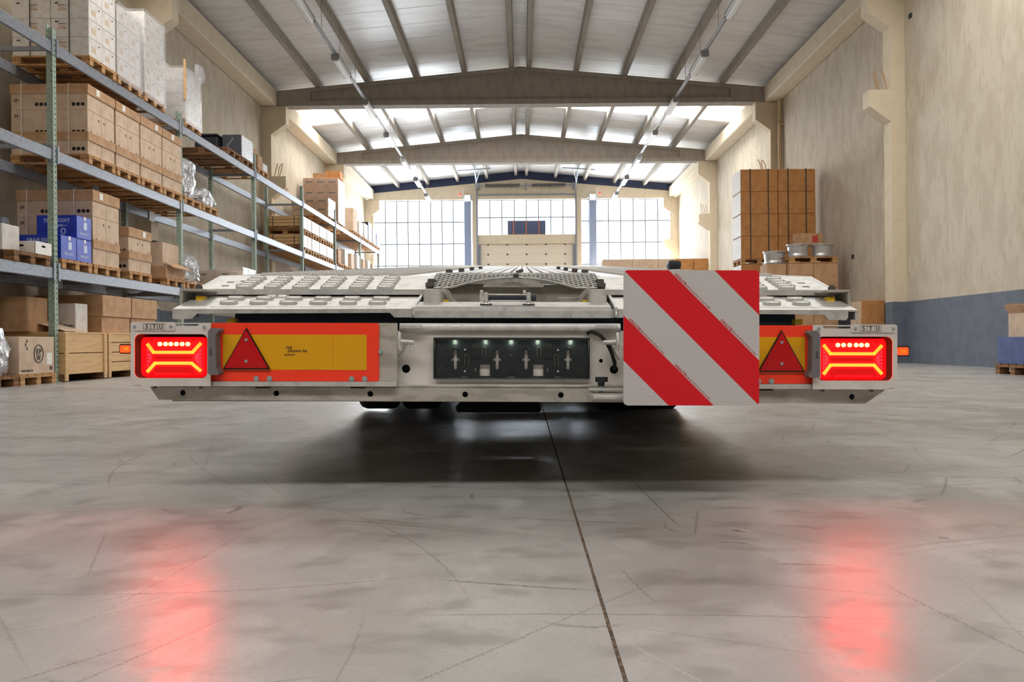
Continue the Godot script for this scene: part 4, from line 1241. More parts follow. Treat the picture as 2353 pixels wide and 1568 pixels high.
func build_trailer():
	var t = thing("car_transporter_trailer", "low galvanised car transporter trailer with lit red tail lamps", "trailer", Vector3(-.029, EYE, -2.652))
	t.rotation.z = -.0105

	# ---- underrun bar with its punched face
	var holes = []
	for h in [[420, 904], [635, 905], [851, 906], [1069, 907], [1289, 908], [1958, 911]]: holes.append(disc(q2(h[0], h[1], .02), .0098, 18))
	punched(out2([[344, 890], [2036, 894], [1988, 927], [365, 920]], .02), holes, .02, .008, "underrun_bar", M.galv_dull, t)
	part(mb().box(Vector3(0, -.148, -.085), Vector3(2.38, .008, .12), .002), "bar_flange", M.galv_dull, t)
	part(mb().box(Vector3(0, -.196, -.085), Vector3(2.3, .008, .12), .002), "bar_flange", M.galv_dull, t)
	part(mb().box(Vector3(0, -.172, -.06), Vector3(2.36, .042, .01)), "bar_shade_strip", M.shaded_steel, t)  # added dark strip, keeps daylight from showing through the punched holes

	# ---- middle panel with the number plate holder
	var w = .055
	punched(out2([[905, 760], [1440, 760], [1440, 889], [905, 887]], w), [disc(q2(933, 848, w), .0145, 20), disc(q2(1381, 829, w), .0068, 14), disc(q2(1411, 849, w), .0145, 20)], w, .006, "rear_panel", M.plate, t)
	var tube = PackedVector2Array()   # rolled edge above the panel
	for k in 9: tube.append(Vector2(.055, .049) + Vector2(cos(PI * k / 8 + PI / 2), sin(PI * k / 8 + PI / 2)) * .0155)
	tube.append(Vector2(.2, .033)); tube.append(Vector2(.2, .065))
	part(side(tube, -.388, .36), "rolled_edge", M.galv, t)
	part(side([Vector2(.03, -.143), Vector2(.06, -.139), Vector2(.2, -.139), Vector2(.2, -.15), Vector2(.03, -.15)], -.395, .36), "lower_ledge", M.galv, t)
	part(mb().box(Vector3(0, -.06, -.25), Vector3(2.3, .2, .3), .01), "rear_shade_box", M.shaded_steel, t)  # box added behind the boards to block light
	part(mb().box(Vector3(0, .06, -.48), Vector3(2.14, .12, .2), .01), "ramp_gap_fill", M.shaded_steel, t)  # added dark fill so the gap under the ramp lips stays dark
	var hw = .043
	var cuts = []
	var P5 = func(x, y): return [880 + x / 3.922, 580 + y / 3.922]
	for c in [652, 1029, 1290, 1668]:
		var a = P5.call(c - 13, 880)
		var b = P5.call(c + 13, 1055)
		cuts.append(qrect(a[0], a[1], b[0], b[1], hw, .0035, 4))
		a = P5.call(c - 41, 956); b = P5.call(c + 41, 980)
		cuts.append(qrect(a[0], a[1], b[0], b[1], hw, .0035, 4))
	for c in [918, 1400]:
		var a = P5.call(c - 46, 1012)
		var b = P5.call(c + 46, 1116)
		cuts.append(qrect(a[0], a[1], b[0], b[1], hw))
	for c in [835, 1485]:
		for k in [-25, 0, 25]:
			var a = P5.call(c + k - 8, 822)
			var b = P5.call(c + k + 8, 862)
			cuts.append(qrect(a[0], a[1], b[0], b[1], hw))
	var holder = punched(qrect(996.5, 776, 1354.8, 871, hw, .008), cuts, hw, .006, "plate_holder", M.black_abs, t)
	holder.set_meta("label", "empty black number plate holder")
	var hold = Node3D.new()
	hold.name = "holder_fittings"
	t.add_child(hold)
	var rim = mb()
	for e in [[996.5, 776, 1354.8, 783], [996.5, 868, 1354.8, 871], [996.5, 776, 1000, 871], [1351.5, 776, 1354.8, 871]]:
		var a = q(e[0], e[3], hw)
		var b = q(e[2], e[1], hw)
		rim.box(Vector3((a.x + b.x) / 2, (a.y + b.y) / 2, -hw + .005), Vector3(b.x - a.x, b.y - a.y, .012), .002)
	part(rim, "rim", M.black_abs, hold)
	for c in [[652, 870], [1029, 880], [1290, 880], [1668, 870]]:   # embossed collars round the crosses
		for s in [-1, 1]:
			var arc = []
			for k in 9:
				var a = PI * k / 8.0
				var p = P5.call(c[0] + cos(a) * 28, 967 + s * (85 + sin(a) * 22))
				arc.append(q(p[0], p[1], hw - .001))
			part(mb().tube(arc, .0016, 5), "emboss", M.black_abs, hold)
			var arc2 = []
			for k in 9:
				var a = PI * k / 8.0 - PI / 2
				var p = P5.call(c[0] + s * (42 + cos(a) * 16), 967 + sin(a) * 28)
				arc2.append(q(p[0], p[1], hw - .001))
			part(mb().tube(arc2, .0016, 5), "emboss", M.black_abs, hold)
	for u in [[755, 925, 1028], [1564, 925, 1028], [911, 855, 945], [1407, 855, 945]]:
		var pts = []
		for k in [[-17, u[2]], [-17, u[1] + 10], [-10, u[1]], [10, u[1]], [17, u[1] + 10], [17, u[2]]]:
			var p = P5.call(u[0] + k[0], k[1])
			pts.append(q(p[0], p[1], hw - .001))
		part(mb().tube(pts, .0014, 5), "spring_clip", M.dark_bolt, hold)
	for s in [[740, 877], [740, 1072], [1577, 880], [1577, 1072]]:
		var p = P5.call(s[0], s[1])
		part(mb().prism(disc(q2(p[0], p[1], hw), .0062, 14), -hw, -hw + .003), "screw_cup", M.black_abs, hold)
		part(mb().prism(disc(q2(p[0], p[1], hw), .0038, 12), -hw, -hw + .0045), "screw", M.bolt, hold)
	for c in [835, 1485]:
		var a = P5.call(c - 37, 868)
		var b = P5.call(c + 37, 955)
		fp(qrect(a[0], a[1], b[0], b[1], hw, .002, 2), hw - .003, .003, "latch", M.black_abs, hold)
		a = P5.call(c - 9, 1040); b = P5.call(c + 9, 1076)
		fp(qrect(a[0], a[1], b[0], b[1], hw), hw - .002, .002, "slot", M.dark_bolt, hold)
	for c in [740, 1158, 1577]:
		var a = P5.call(c - 30, 1118)
		var b = P5.call(c + 30, 1130)
		fp(qrect(a[0], a[1], b[0], b[1], hw), hw - .009, .004, "bottom_tab", M.dark_bolt, hold)
	var kp = P5.call(1158, 1070)
	fp(disc(q2(kp[0], kp[1], hw), .007, 14), hw - .003, .003, "centre_boss", M.black_abs, hold)
	kp = P5.call(1158, 930)
	fp(disc(q2(kp[0], kp[1], hw), .004, 12), hw - .003, .003, "centre_pin", M.dark_bolt, hold)
	for c in [[500, 820], [515, 860], [550, 865], [525, 900], [525, 1025], [512, 1065], [550, 1065], [1820, 825], [1775, 875], [1808, 868], [1798, 908], [1797, 1035], [1770, 1068], [1808, 1070]]:
		var a = P5.call(c[0] - 8, c[1] - 11)
		var b = P5.call(c[0] + 8, c[1] + 11)
		var r_ = qrect(a[0], a[1], b[0], b[1], hw)
		var pts = []
		for k in 4: pts.append(Vector3(r_[k].x, r_[k].y, -hw))
		part(mb().tube(pts, .0011, 4), "embossed_mark", M.dark_bolt, hold)
	for c in [650, 925, 1155, 1395, 1690]:
		var a = P5.call(c - 28, 796)
		var b = P5.call(c + 28, 803)
		var e = q((a[0] + b[0]) / 2, 783.6, hw)
		part(mb().box(e + Vector3(0, -.0012, .006), Vector3(.012, .0012, .004)), "plate_lamp", M.plate_led, hold)
		var pl = OmniLight3D.new()
		pl.light_color = Color(.92, 1.0, .88)
		pl.light_energy = .0012
		pl.light_size = .004
		pl.omni_range = 60.0
		pl.shadow_enabled = true
		t.add_child(pl)
		pl.position = e + Vector3(0, -.005, .006)

	# ---- marker boards on either side
	for s in [0, 1]:
		var mx = func(x): return x if s == 0 else 2362.0 - x
		var dy = 0.0 if s == 0 else 4.0
		var R = func(x0, y0, x1, y1, ww, r = 0.0):
			var a = mx.call(x0)
			var b = mx.call(x1)
			return qrect(minf(a, b), y0 + dy, maxf(a, b), y1 + dy, ww, r)
		fp(R.call(476, 743, 913, 889, .012, .004), .012, .006, "backing_plate", M.galv_dull, t)
		var lip = R.call(485, 878, 911, 889, .0)
		part(mb().prism(lip, -.012, .004), "bottom_lip", M.galv, t)
		var board = fp(R.call(485, 743, 871, 877, .008, .008), .008, .0035, "marker_board", M.orange, t)
		board.set_meta("label", "orange bordered yellow rear marker board")
		fp(R.call(512, 770, 764, 851, .006), .007, .001, "reflective_field", M.retro_yellow, board)
		fp(R.call(764.6, 770, 842.5, 851, .006), .007, .001, "reflective_field", M.retro_yellow, board)
		# warning triangle
		var ax = mx.call(565.6)
		var bx = mx.call(512.0)
		var cx = mx.call(620.6)
		var tri_ = Node3D.new()
		tri_.name = "triangle_reflector"
		t.add_child(tri_, true)
		fp(out2([[ax, 754 + dy], [bx, 850 + dy], [cx, 850 + dy]], .0), 0.0, .007, "edge", M.black_edge, tri_)
		fp(out2([[ax, 759 + dy], [bx + signf(ax - bx) * 4.5, 847 + dy], [cx - signf(cx - ax) * 4.5, 847 + dy]], .0), -.002, .003, "reflector", M.reflector_red, tri_)
		fp(out2([[ax, 773 + dy], [bx + signf(ax - bx) * 14, 842 + dy], [cx - signf(cx - ax) * 14, 842 + dy]], .0), -.003, .0015, "reflector_field", M.reflector_red, tri_)
		for y in [782, 831]: hexbolt(tri_, q(ax, y + dy, -.003), .0042, M.bolt, "screw")
		if s == 0:
			words("70R", .009, M.ink, board, "approval_print", Transform3D(Basis(), q(664, 800.5, .0068)), true, .0006)
			words("E1", .008, M.ink, board, "approval_print", Transform3D(Basis(), q(665, 808, .0068)), true, .0006)
			part(mb().walls(disc(Vector2.ZERO, .0062, 18), 0, .001), "approval_ring", M.ink, board, q(665, 808, .0075))
			words("030476 70R", .0075, M.ink, board, "approval_print", Transform3D(Basis(), q(687, 808, .0068)), true, .0006)
			words("AEVA/07", .0065, M.ink, board, "approval_print", Transform3D(Basis(), q(666, 816.5, .0068)), true, .0006)
		for x in [589.4, 619.4, 808.4, 838.4]: hexbolt(t, q(mx.call(x), 871.5 + dy, .006), .0075, M.bolt)
		hexbolt(t, q(mx.call(874), 809 + dy, .01), .0065, M.bolt)
		for x in [603, 822]: part(qbox(minf(mx.call(x - 17), mx.call(x + 17)), 887 + dy, maxf(mx.call(x - 17), mx.call(x + 17)), 893 + dy, .012, .03), "rubber_pad", M.rubber, t)
		# rubber buffer between board and lamp
		var bxs = [mx.call(479.0), mx.call(505.0)]
		var x0 = minf(bxs[0], bxs[1])
		var x1 = maxf(bxs[0], bxs[1])
		var pr = [[x0, 762], [x0, 858], [x0 + 6, 863], [x1 - 3, 863], [x1, 858], [x1 - 7, 846], [x1 - 9, 772], [x1, 760], [x1 - 3, 755], [x0 + 6, 755]]
		if s == 1: pr = [[x1, 762], [x1, 858], [x1 - 6, 863], [x0 + 3, 863], [x0, 858], [x0 + 7, 846], [x0 + 9, 772], [x0, 760], [x0 + 3, 755], [x1 - 6, 755]]
		for k in pr: k[1] += dy
		var buf = fp(out2(pr, -.03), -.035, .05, "rubber_buffer", M.bumper_rubber, t)
		fp(R.call(483, 802, 488, 818, -.03, .003), -.037, .003, "drain_slot", M.dark_bolt, buf)

	# ---- lamp housings
	var hp = [[300, 745], [304, 741.5], [401, 741.5], [404, 750], [453, 750], [460, 745], [468, 743], [484, 743], [484, 889], [325, 889], [300, 868]]
	var hq = [[2062, 748], [2058, 744.5], [1957, 744.5], [1954, 754], [1895, 754], [1888, 748], [1880, 746], [1868, 746], [1868, 894], [2038, 894], [2062, 872]]
	var ops = [[309, 769, 476.6, 870.5], [1877, 772.5, 2051, 874]]
	for s in 2:
		var op = ops[s]
		var hole = qrect(op[0], op[1], op[2], op[3], -.015, .02)
		var house = punched(out2(hp if s == 0 else hq, -.015), [hole], -.015, .004, "lamp_housing", M.plate, t)
		house.set_meta("label", "light grey lamp housing plate")
		part(mb().walls(hole, -.09, .0135, true), "housing_tunnel", M.rubber, t)
		part(mb().prism(qrect(op[0] - 3, op[1] - 3, op[2] + 3, op[3] + 3, -.015, .02), -.1, -.09), "housing_back", M.black_abs, t)
		part(qbox(op[0] - 6, 743 + s * 3, op[2] + 6, 746 + s * 3, .0, .09), "housing_roof", M.plate, t)
		part(qbox(op[0] - 2, 886 + s * 4, op[2] + 4, 889 + s * 4, .0, .09), "housing_floor", M.plate, t)
		# name plate
		var np = [306, 743, 401, 761] if s == 0 else [1957, 745, 2058, 763]
		var name_plate = fp(qrect(np[0], np[1], np[2], np[3], -.02, .004), -.0185, .0035, "name_plate", M.plate, t)
		var lx = [337, 354, 369] if s == 0 else [1985, 2001, 2017]
		for k in 3:
			words("STU"[k], .0145, M.ink_soft, name_plate, "lettering", Transform3D(Basis(), q(lx[k], (np[1] + np[3]) / 2.0, -.02) + Vector3(0, 0, -.0012)), true, .001)
			var r_ = qrect(lx[k] - 8, np[1] + 2.5, lx[k] + 8, np[3] - 2.5, -.02)
			part(mb().tube([Vector3(r_[0].x, r_[0].y, .0188), Vector3(r_[1].x, r_[1].y, .0188), Vector3(r_[2].x, r_[2].y, .0188), Vector3(r_[3].x, r_[3].y, .0188), Vector3(r_[0].x, r_[0].y, .0188)], .0008, 4), "letter_frame", M.ink_soft, name_plate)
		for b in ([[309, 752], [392.5, 752], [469, 752.5]] if s == 0 else [[2052.5, 754], [1966, 754], [1882, 754]]):
			hexbolt(t, q(b[0], b[1], -.0185), .0042, M.bolt, "housing_screw")
		for b in ([354, 460] if s == 0 else [1892, 2004]): part(qbox(b - 3, 889 + s * 5, b + 3, 894 + s * 5, -.005, .01), "housing_bolt", M.dark_bolt, t)
	tail_lamp(t, 319, 777, 474, 868, [368, 381, 393, 406, 419, 432], [[340, 793], [353, 811], [443, 811], [461, 791]], [[340, 855], [357, 836], [441, 836], [461, 853]], 1)
	tail_lamp(t, 1882, 778, 2041, 871, [1925, 1938, 1952, 1967, 1979, 1992], [[1893, 793], [1908, 812], [2008, 812], [2025, 794]], [[1893, 858], [1908, 838], [2008, 838], [2025, 857]], -1)
	for c in [[398, 822], [1962, 824]]:
		var p = t.transform * q(c[0], c[1], .0)
		area(p, Vector2(.2, .12), Vector3(0, 0, 1), Color(1.0, .03, .05), .15)
	# side marker lamps
	for s in 2:
		var m_ = Node3D.new()
		m_.name = "side_marker_lamp"
		t.add_child(m_, true)
		var r_ = [274, 792, 300, 814.5] if s == 0 else [2062, 794, 2089.5, 817.5]
		part(mb().prism(qrect(r_[0], r_[1], r_[2], r_[3], .0, .007), -.035, 0), "bezel", M.rubber, m_)
		var g = [277, 795, 299.5, 812] if s == 0 else [2062, 797, 2086.5, 815]
		part(mb().prism(qrect(g[0], g[1], g[2], g[3], .0, .005), -.01, .004), "lamp_lens", M.amber, m_)
		part(qbox(g[0] + 8, g[1] + 5, g[2] - 4, g[3] - 5, -.004, .001), "lamp_core", M.guide, m_)

	# ---- latches, cable and screw clamp around the panel
	for s in 2:
		var f = func(x): return x if s == 0 else 2337.0 - x
		var lt = mb()
		lt.tube([q(f.call(918), 765, .02), q(f.call(917), 785, .01), q(f.call(920), 806, .01)], .007, 8)
		lt.tube([q(f.call(922), 786, .0), q(f.call(951), 787, .0)], [.010, .0075], 10)
		lt.tube([q(f.call(933), 792, .02), q(f.call(924), 812, .03), q(f.call(914), 826, .03)], .004, 7)
		part(lt, "latch_arm", M.galv, t)
		if s == 0:
			var rg = [q(944, 791, .0), q(951, 791, .0), q(951, 808, .0), q(944, 808, .0), q(944, 791, .0)]
			part(mb().tube(rg, .0022, 6), "latch_ring", M.galv, t)
		var cv = PackedVector2Array()
		part(mb().box(q(f.call(944), 752, .03), Vector3(.075, .016, .02), .004), "gusset", M.galv, t)
	part(mb().tube([q(1349, 766, .05), q(1356, 762, .045), q(1366, 764, .03), q(1381, 772, .02), q(1396, 790, .015), q(1406, 812, .015), q(1412, 832, .02), q(1413, 845, .04), q(1411, 852, .09)], .0065, 10), "cable", M.rubber, t)
	part(mb().tube([q(1398, 800, .04), q(1416, 832, .04)], .003, 6), "cable_wire", M.bumper_rubber, t)
	var kn = mb()
	var lobes = PackedVector2Array()
	for k in 24:
		var a = TAU * k / 24
		lobes.append(Vector2(cos(a), sin(a)) * (.019 + .003 * cos(5 * a)))
	var kc = q(1381.5, 876, -.03)
	kn.prism(lobes, -.007, .009, Transform3D(Basis(Vector3.RIGHT, -PI / 2), kc + Vector3(0, .005, 0)))
	kn.lathe([Vector2(0, -.016), Vector2(.011, -.016), Vector2(.012, 0), Vector2(0, 0)], 12, Transform3D(Basis(), kc))
	part(kn, "clamp_knob", M.black_abs, t)
	part(mb().tube([kc + Vector3(0, -.016, 0), kc + Vector3(0, -.045, 0)], .006, 8), "clamp_screw", M.bolt, t)
	part(qbox(1354, 893, 1438, 899, -.06, .06, .003), "clamp_plate", M.galv, t)
	part(qbox(1362, 908, 1445, 919, -.16, .16, .004), "sign_arm", M.galv, t)
	part(qbox(1356, 896, 1364, 922, -.04, .05, .003), "clamp_cheek", M.galv, t)

	# ---- red and white square sign on its arm
	var sw = -.179
	var sign_ = Node3D.new()
	sign_.name = "warning_sign"
	t.add_child(sign_, true)
	sign_.set_meta("label", "square red and white striped warning sign")
	var face = qrect(1432.5, 620.5, 1744.5, 931.5, sw, .014, 6)
	fp(face, sw, .003, "sign_plate", M.galv, sign_)
	var A = q2(1432.5, 620.5, sw)
	var Z = q2(1744.5, 931.5, sw)
	var U = func(u, v): return Vector2(lerpf(A.x, Z.x, u), lerpf(A.y, Z.y, v))
	var bands = [[.668, 2.0, M.retro_red, "red_stripe"], [.333, .668, M.retro_white, "white_stripe"], [.0, .333, M.retro_red, "red_stripe"], [-.335, .0, M.retro_white, "white_stripe"], [-.668, -.335, M.retro_red, "red_stripe"], [-2.0, -.668, M.retro_white, "white_stripe"]]
	for b in bands:
		var poly = PackedVector2Array([U.call(-1 + b[0], -1), U.call(-1 + b[1], -1), U.call(2 + b[1], 2), U.call(2 + b[0], 2)])
		for piece in Geometry2D.intersect_polygons(face, poly):
			fp(piece, sw - .0012, .0011, b[3], b[2], sign_)
	for p in [[.50, .148], [.162, .481], [.838, .486], [.50, .818]]:
		var a = U.call(p[0], p[1])
		var rot = Basis(Vector3.BACK, -PI / 4)
		words("ORALITE", .0085, M.red_ink, sign_, "sheeting_print", Transform3D(rot, Vector3(a.x - .034, a.y + .034, -sw + .0016)), true, .0004)
		words("10104 ON 39710 A 79 L02 A 14401", .0052, M.red_ink, sign_, "sheeting_print", Transform3D(rot, Vector3(a.x + .019, a.y - .019, -sw + .0016)), false, .0004)
	part(mb().box(Vector3((A.x + Z.x) / 2, (A.y + Z.y) / 2, -sw - .018), Vector3(.05, .38, .03), .004), "sign_post", M.galv, sign_)
	part(mb().tube([q(1440, 800, .0), q(1432, 800, -.15)], .009, 8), "sign_hinge", M.galv, sign_)
	part(qbox(1432, 915, 1560, 921, -.17, .15, .003), "sign_bracket", M.galv, sign_)

	build_deck(t)

# ---------------------------------------------------------------- deck, ramps and running gear
func build_deck(t):
	# one pressed tread: an oval collar standing up round a dished middle
	var rings = []
	for c in [[.022, .0135, .014, 0.0], [.021, .0115, .012, .009], [.020, .0085, .009, .0125], [.019, .0055, .006, .0105], [.017, .003, .003, .004]]:
		var ring = []
		for k in 18:
			var a = TAU * k / 18
			ring.append(Vector3(cos(a) * c[1] + (c[0] if cos(a) > 0 else -c[0]), sin(a) * c[2], c[3]))
		rings.append(ring)
	var tread = mb()
	for i in 4:
		for k in 18: tread.quad(rings[i][k], rings[i][(k + 1) % 18], rings[i + 1][(k + 1) % 18], rings[i + 1][k])
	for k in 18: tread.tri(Vector3(0, 0, .003), rings[4][k], rings[4][(k + 1) % 18])
	var louvre = tread.mesh()
	var cols = [.525, .638, .752, .866, .98, 1.093]
	var lay_ = func(x, w, y, slope):
		var th = atan(slope)
		return Transform3D(Basis(Vector3.RIGHT, Vector3(0, sin(th), -cos(th)), Vector3(0, cos(th), sin(th))), Vector3(x, y, -w))
	for s in [-1.0, 1.0]:
		var xo = s * 1.268
		var xi = s * .374
		# lower ramp flap: sheet, folded lip with a cut-out
		var flap = Node3D.new()
		flap.name = "ramp_flap"
		t.add_child(flap, true)
		var sheet = punched(PackedVector2Array([Vector2(minf(xi, xo), 0), Vector2(maxf(xi, xo), 0), Vector2(maxf(xi, xo), .2326), Vector2(minf(xi, xo), .2326)]), [rrect(s * .815 - .33, .036, s * .815 + .33, .043, .003, 2)], 0.0, .007, "sheet", M.galv, flap)
		sheet.transform = lay_.call(0.0, .295, .122, .262)
		var f = func(x): return x if s < 0 else 2345.0 - x
		var lip = out2([[f.call(396), 712], [f.call(951), 710], [f.call(951), 730], [f.call(906), 730], [f.call(896), 719.5], [f.call(452), 722], [f.call(441), 734], [f.call(401), 735], [f.call(396), 729]], .293)
		part(mb().prism(lip, -.301, -.293), "ramp_lip", M.galv, flap)
		part(side([Vector2(.296, .085), Vector2(.3, .118), Vector2(.52, .176), Vector2(.52, .10)], minf(xo, xo - s * .008), maxf(xo, xo - s * .008)), "ramp_cheek", M.galv, flap)
		part(side([Vector2(.296, .09), Vector2(.3, .124), Vector2(.52, .182), Vector2(.52, .10)], minf(xi, xi + s * .012), maxf(xi, xi + s * .012)), "ramp_cheek", M.galv, flap)
		part(mb().tube([Vector3(xi, .095, -.29), Vector3(xi, .125, -.288), Vector3(xi, .185, -.52)], .007, 6), "weld_bead", M.galv, flap)
		for x in cols:
			for w in [.39, .465]:
				var o = part(louvre, "tread_stud", M.galv, flap)
				o.transform = lay_.call(s * x, w, .122 + (w - .295) * .262 + .0005, .262)
		# deck plate with its steeper rear part
		var plate = Node3D.new()
		plate.name = "deck_plate"
		t.add_child(plate, true)
		var cuts = []
		for h in [[1.185, .60], [1.19, .67], [1.135, .62], [1.14, .69]]:
			var along = (h[1] - .536) * 1.0407
			cuts.append(PackedVector2Array([Vector2(s * h[0] - .015, along - .011), Vector2(s * h[0] + .015, along - .011), Vector2(s * h[0] + .015, along + .011), Vector2(s * h[0] - .015, along + .011)]))
		var sk = punched(PackedVector2Array([Vector2(minf(s * .35, xo), 0), Vector2(maxf(s * .35, xo), 0), Vector2(maxf(s * .35, xo), .2747), Vector2(minf(s * .35, xo), .2747)]), cuts, 0.0, .007, "sheet", M.galv, plate)
		sk.transform = lay_.call(0.0, .536, .211, .288)
		part(side([Vector2(.534, .2115), Vector2(.545, .213), Vector2(.545, .19), Vector2(.534, .19)], minf(s * .35, xo), maxf(s * .35, xo)), "edge_fold", M.galv, plate)
		var far = part(side([Vector2(.81, .288), Vector2(9.9, 1.2), Vector2(9.9, 1.16), Vector2(.81, .272)], minf(s * .37, xo), maxf(s * .37, xo)), "deck_plate", M.galv, t)
		part(side([Vector2(.536, .17), Vector2(.536, .212), Vector2(.8, .288), Vector2(9.9, 1.2), Vector2(9.9, 1.08), Vector2(.8, .18)], minf(xo, xo + s * .012), maxf(xo, xo + s * .012)), "side_rail", M.galv, t)
		for x in cols:
			for w in [.558, .598, .642, .688, .735]:
				var o = part(louvre, "tread_stud", M.galv, plate)
				o.transform = lay_.call(s * x, w, deck_y(w) + .0005, .288)
			var o2 = part(louvre, "tread_stud", M.galv, far)
			o2.transform = lay_.call(s * x, .86, deck_y(.86) + .0005, .1)
		var mm = MultiMesh.new()
		mm.transform_format = MultiMesh.TRANSFORM_3D
		mm.mesh = louvre
		mm.instance_count = cols.size() * 130
		var n = 0
		for x in cols:
			for k in 130:
				var w = .96 + k * .068
				mm.set_instance_transform(n, lay_.call(s * x, w, deck_y(w) + .0005, .1))
				n += 1
		var mi = MultiMeshInstance3D.new()
		mi.multimesh = mm
		mi.material_override = M.galv
		mi.name = "tread_stud_rows"
		mi.set_meta("kind", "stuff")
		far.add_child(mi)
		# outer bracket, its bolt and yellow stop
		var bx = s * 1.29
		part(mb().box(Vector3(bx, .155, -.5), Vector3(.012, .09, .16), .003), "bracket", M.galv_dull, t)
		part(mb().box(Vector3(bx - s * .045, .2, -.5), Vector3(.1, .01, .16), .003), "bracket", M.galv_dull, t)
		hexbolt(t, Vector3(bx - s * .05, .212, -.47), .012, M.dark_bolt)
		part(mb().box(Vector3(bx - s * .06, .15, -.47), Vector3(.03, .06, .05), .004), "yellow_stop", M.yellow_paint, t)
		part(mb().box(Vector3(s * 1.06, .078, -.34), Vector3(.03, .02, .04), .003), "yellow_stop", M.yellow_paint, t)
		# blocks beside the winch bay
		part(mb().box(Vector3(s * .318 + .0, .17, -.45), Vector3(.066, .07, .12), .006), "hinge_block", M.galv, t)
		part(mb().box(Vector3(s * .27, .15, -.46), Vector3(.02, .03, .05), .003), "yellow_stop", M.yellow_paint, t)
		for w in [.56, .63, 1.4, 2.2, 3.2, 4.4]:
			part(mb().box(Vector3(s * .345, deck_y(w) + .012, -w), Vector3(.034, .022, .034), .004), "deck_bolt", M.dark_bolt, t)
		# under-structure
		part(side([Vector2(.6, -.1), Vector2(9.8, .3), Vector2(9.8, 1.12), Vector2(.8, .24), Vector2(.6, .16)], minf(s * .36, s * .5), maxf(s * .36, s * .5)), "chassis_beam", M.shaded_steel, t)
		part(mb().box(Vector3(s * 1.21, .1, -6.5), Vector3(.02, .9, 6.4)), "side_shade_panel", M.shaded_steel, t)  # added unseen panel, keeps side daylight off the floor underneath
		part(mb().box(Vector3(s * 1.21, .05, -2.45), Vector3(.02, .66, 1.7)), "side_shade_panel", M.shaded_steel, t)  # second added panel, deepens the dark under the trailer
		for w in [2.0, 3.45 + 1.35, 6.4]:
			part(mb().box(Vector3(s * .8, deck_y(w) - .12, -w), Vector3(.8, .14, .08)), "crossmember", M.shaded_steel, t)
		for ax in [3.45, 4.75]:
			for k in [1.055, .735]:
				var wheel = Node3D.new()
				wheel.name = "wheel"
				t.add_child(wheel, true)
				wheel.position = Vector3(s * k, -EYE + .4, -ax)
				var xf = Transform3D(Basis(Vector3.BACK, PI / 2), Vector3.ZERO)
				part(mb().lathe([Vector2(.24, -.14), Vector2(.35, -.145), Vector2(.388, -.125), Vector2(.4, -.09), Vector2(.4, .09), Vector2(.388, .125), Vector2(.35, .145), Vector2(.24, .14), Vector2(.24, -.14)], 40, xf), "tyre", M.rubber, wheel)
				part(mb().lathe([Vector2(.0, -.05), Vector2(.18, -.05), Vector2(.24, -.13), Vector2(.24, .13), Vector2(.18, .05), Vector2(0, .05)], 24, xf), "rim", M.galv_dull, wheel)
	for ax in [3.45, 4.75]: part(mb().tube([Vector3(-1.1, -EYE + .4, -ax), Vector3(1.1, -EYE + .4, -ax)], .06, 12), "axle", M.shaded_steel, t)
	part(mb().box(Vector3(0, .2, -9.7), Vector3(2.5, 1.2, .2)), "front_shade_box", M.shaded_steel, t)  # added box, blocks window light coming in under the far end
	part(mb().box(Vector3(-.09, -.325, -1.5), Vector3(.42, .04, .5), .01), "air_tank_guard", M.rubber, t)
	part(mb().tube([Vector3(.25, -.22, -1.7), Vector3(.95, -.22, -1.7)], .1, 14), "air_tank", M.shaded_steel, t)

	# ---- middle: cross tube, winch bay, mesh and ribbed walkway
	part(side([Vector2(.272, .09), Vector2(.272, .115), Vector2(.29, .132), Vector2(.42, .156), Vector2(.42, .088)], -.37, .3555), "cross_tube", M.galv, t)
	for x in [[1116.5, 0], [1214.5, 1]]:
		var p = q(x[0], 696, .33)
		var lug = part(mb().box(Vector3(p.x, .166, -.34), Vector3(.019, .045, .02), .005), "lashing_lug", M.galv, t)
		part(mb().lathe([Vector2(.024, 0), Vector2(.022, .004), Vector2(.012, .006), Vector2(0, .006)], 14, Transform3D(Basis(), Vector3(p.x, .143, -.34))), "weld_bead", M.galv, lug)
	var ra = q(1108, 683, .33)
	var rb = q(1232, 682, .33)
	part(mb().tube([Vector3(ra.x, .168, -.345), Vector3(rb.x, .168, -.345)], .012, 14), "guide_roller", M.shaded_steel, t)
	for k in [.010, -.011]: part(mb().tube([Vector3(ra.x + .03, .168 + k, -.334), Vector3(rb.x - .03, .168 + k, -.334)], .0022, 6), "roller_rod", M.galv, t)
	hexbolt(t, Vector3(ra.x + .002, .164, -.335), .009, M.galv)
	# bay behind: floor, slanted cheeks, drum
	part(mb().box(Vector3(-.01, .06, -.75), Vector3(.7, .02, .7)), "bay_floor", M.galv_dull, t)
	part(mb().box(Vector3(-.01, .16, -1.1), Vector3(.72, .22, .02)), "bay_back", M.galv_dull, t)
	for s in [-1.0, 1.0]:
		part(mb().box(Vector3(s * .25, .15, -.7), Vector3(.016, .18, .3), .003, Basis(Vector3.BACK, -s * .6)), "bay_cheek", M.galv_dull, t)
	part(mb().tube([Vector3(-.14, .155, -.62), Vector3(.02, .155, -.62)], .045, 20), "winch_drum", M.galv_dull, t)
	for x in [-.145, .03]: part(mb().tube([Vector3(x, .155, -.62), Vector3(x + .012, .155, -.62)], .06, 24), "drum_flange", M.galv_dull, t)
	part(mb().box(Vector3(.22, .16, -.62), Vector3(.1, .05, .06), .005), "winch_motor", M.galv_dull, t)
	part(mb().box(Vector3(-.01, .118, -.6), Vector3(.56, .012, .02)), "bay_rail", M.galv_dull, t)
	# arched plate under the mesh
	var arch = PackedVector2Array()
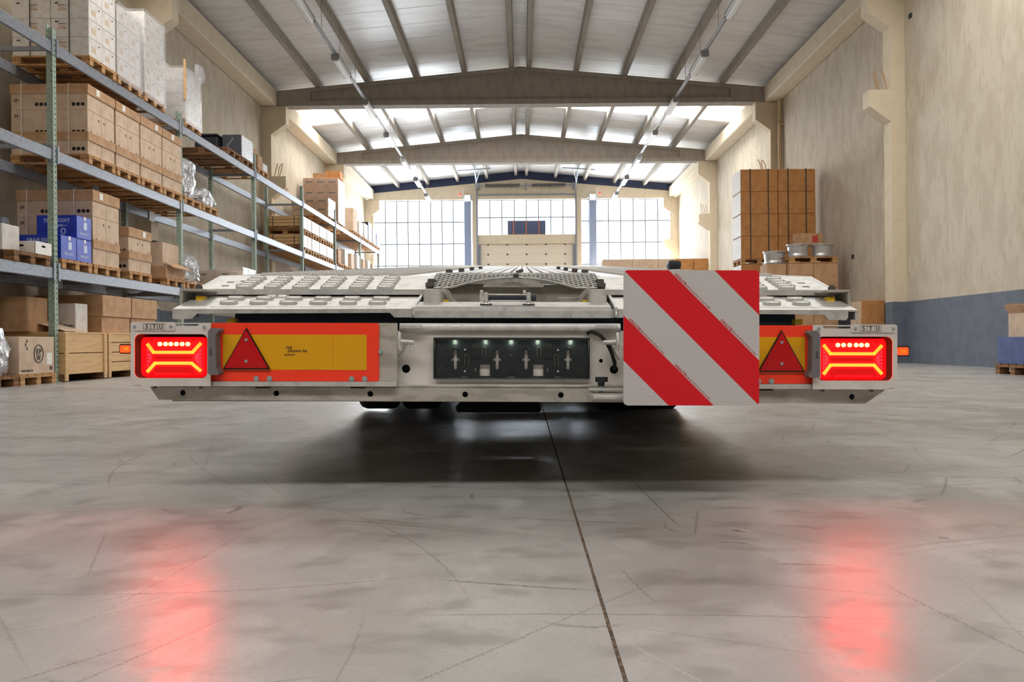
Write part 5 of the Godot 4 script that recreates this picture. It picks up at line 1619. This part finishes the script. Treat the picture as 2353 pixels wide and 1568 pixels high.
	for k in 21:
		var u = k / 20.0 * 2 - 1
		arch.append(Vector2(u * .13, .244 + .033 * pow(maxf(0.0, cos(u * PI / 2)), .6)))
	arch.append(Vector2(.13, .238)); arch.append(Vector2(-.13, .238))
	part(mb().prism(arch, -.79, -.775), "arch_plate", M.galv, t, Vector3(-.012, 0, 0))
	# expanded metal: zigzag strands, cut away over the arch
	var em = mb()
	var cut_at = func(x): return .556 + .2 * maxf(0.0, 1.0 - pow(absf(x + .01) / .25, 2.0))
	for r_ in 27:
		var w = .565 + r_ * .0185
		var pts = []
		for k in 37:
			var x = -.345 + k * .0191
			var ww = w + (.008 if (k + r_) % 2 else -.008)
			if ww < cut_at.call(x):
				if pts.size() > 1: em.tube(pts, .0034, 4)
				pts = []
				continue
			pts.append(Vector3(x, deck_y(ww) + .005 + .005 * ((k + r_) % 2), -ww))
		if pts.size() > 1: em.tube(pts, .0034, 4)
	part(em, "expanded_mesh", M.galv, t).set_meta("kind", "stuff")
	var edge = []
	for k in 33:
		var x = -.34 + k * .0209
		edge.append(Vector3(x, deck_y(cut_at.call(x)) + .003, -cut_at.call(x)))
	part(mb().tube(edge, .005, 6), "mesh_border", M.galv, t)
	for k in 11:
		var x = -.31 + k * .06
		part(side([Vector2(1.08, .318), Vector2(9.9, 1.2), Vector2(9.9, 1.17), Vector2(1.08, .29)], x - .02, x + .02), "walkway_rib", M.galv, t)
	part(side([Vector2(1.05, .29), Vector2(9.9, 1.178), Vector2(9.9, 1.15), Vector2(1.05, .27)], -.37, .35), "walkway_tray", M.galv_dull, t)
	for p in [[.0, .74], [.01, 1.02], [.02, 1.6]]: part(mb().box(Vector3(p[0], deck_y(p[1]) + .016, -p[1]), Vector3(.024, .014, .024), .003), "deck_bolt", M.dark_bolt, t)
	# strap ratchet lying on the deck edge
	var r2 = mb().lumpy(Vector3(0, .03, 0), Vector3(.1, .05, .12), .015, .5, 77, 6)
	part(r2, "ratchet_strap", M.black_plastic, t, Vector3(1.1, deck_y(3.0) + .01, -3.0))
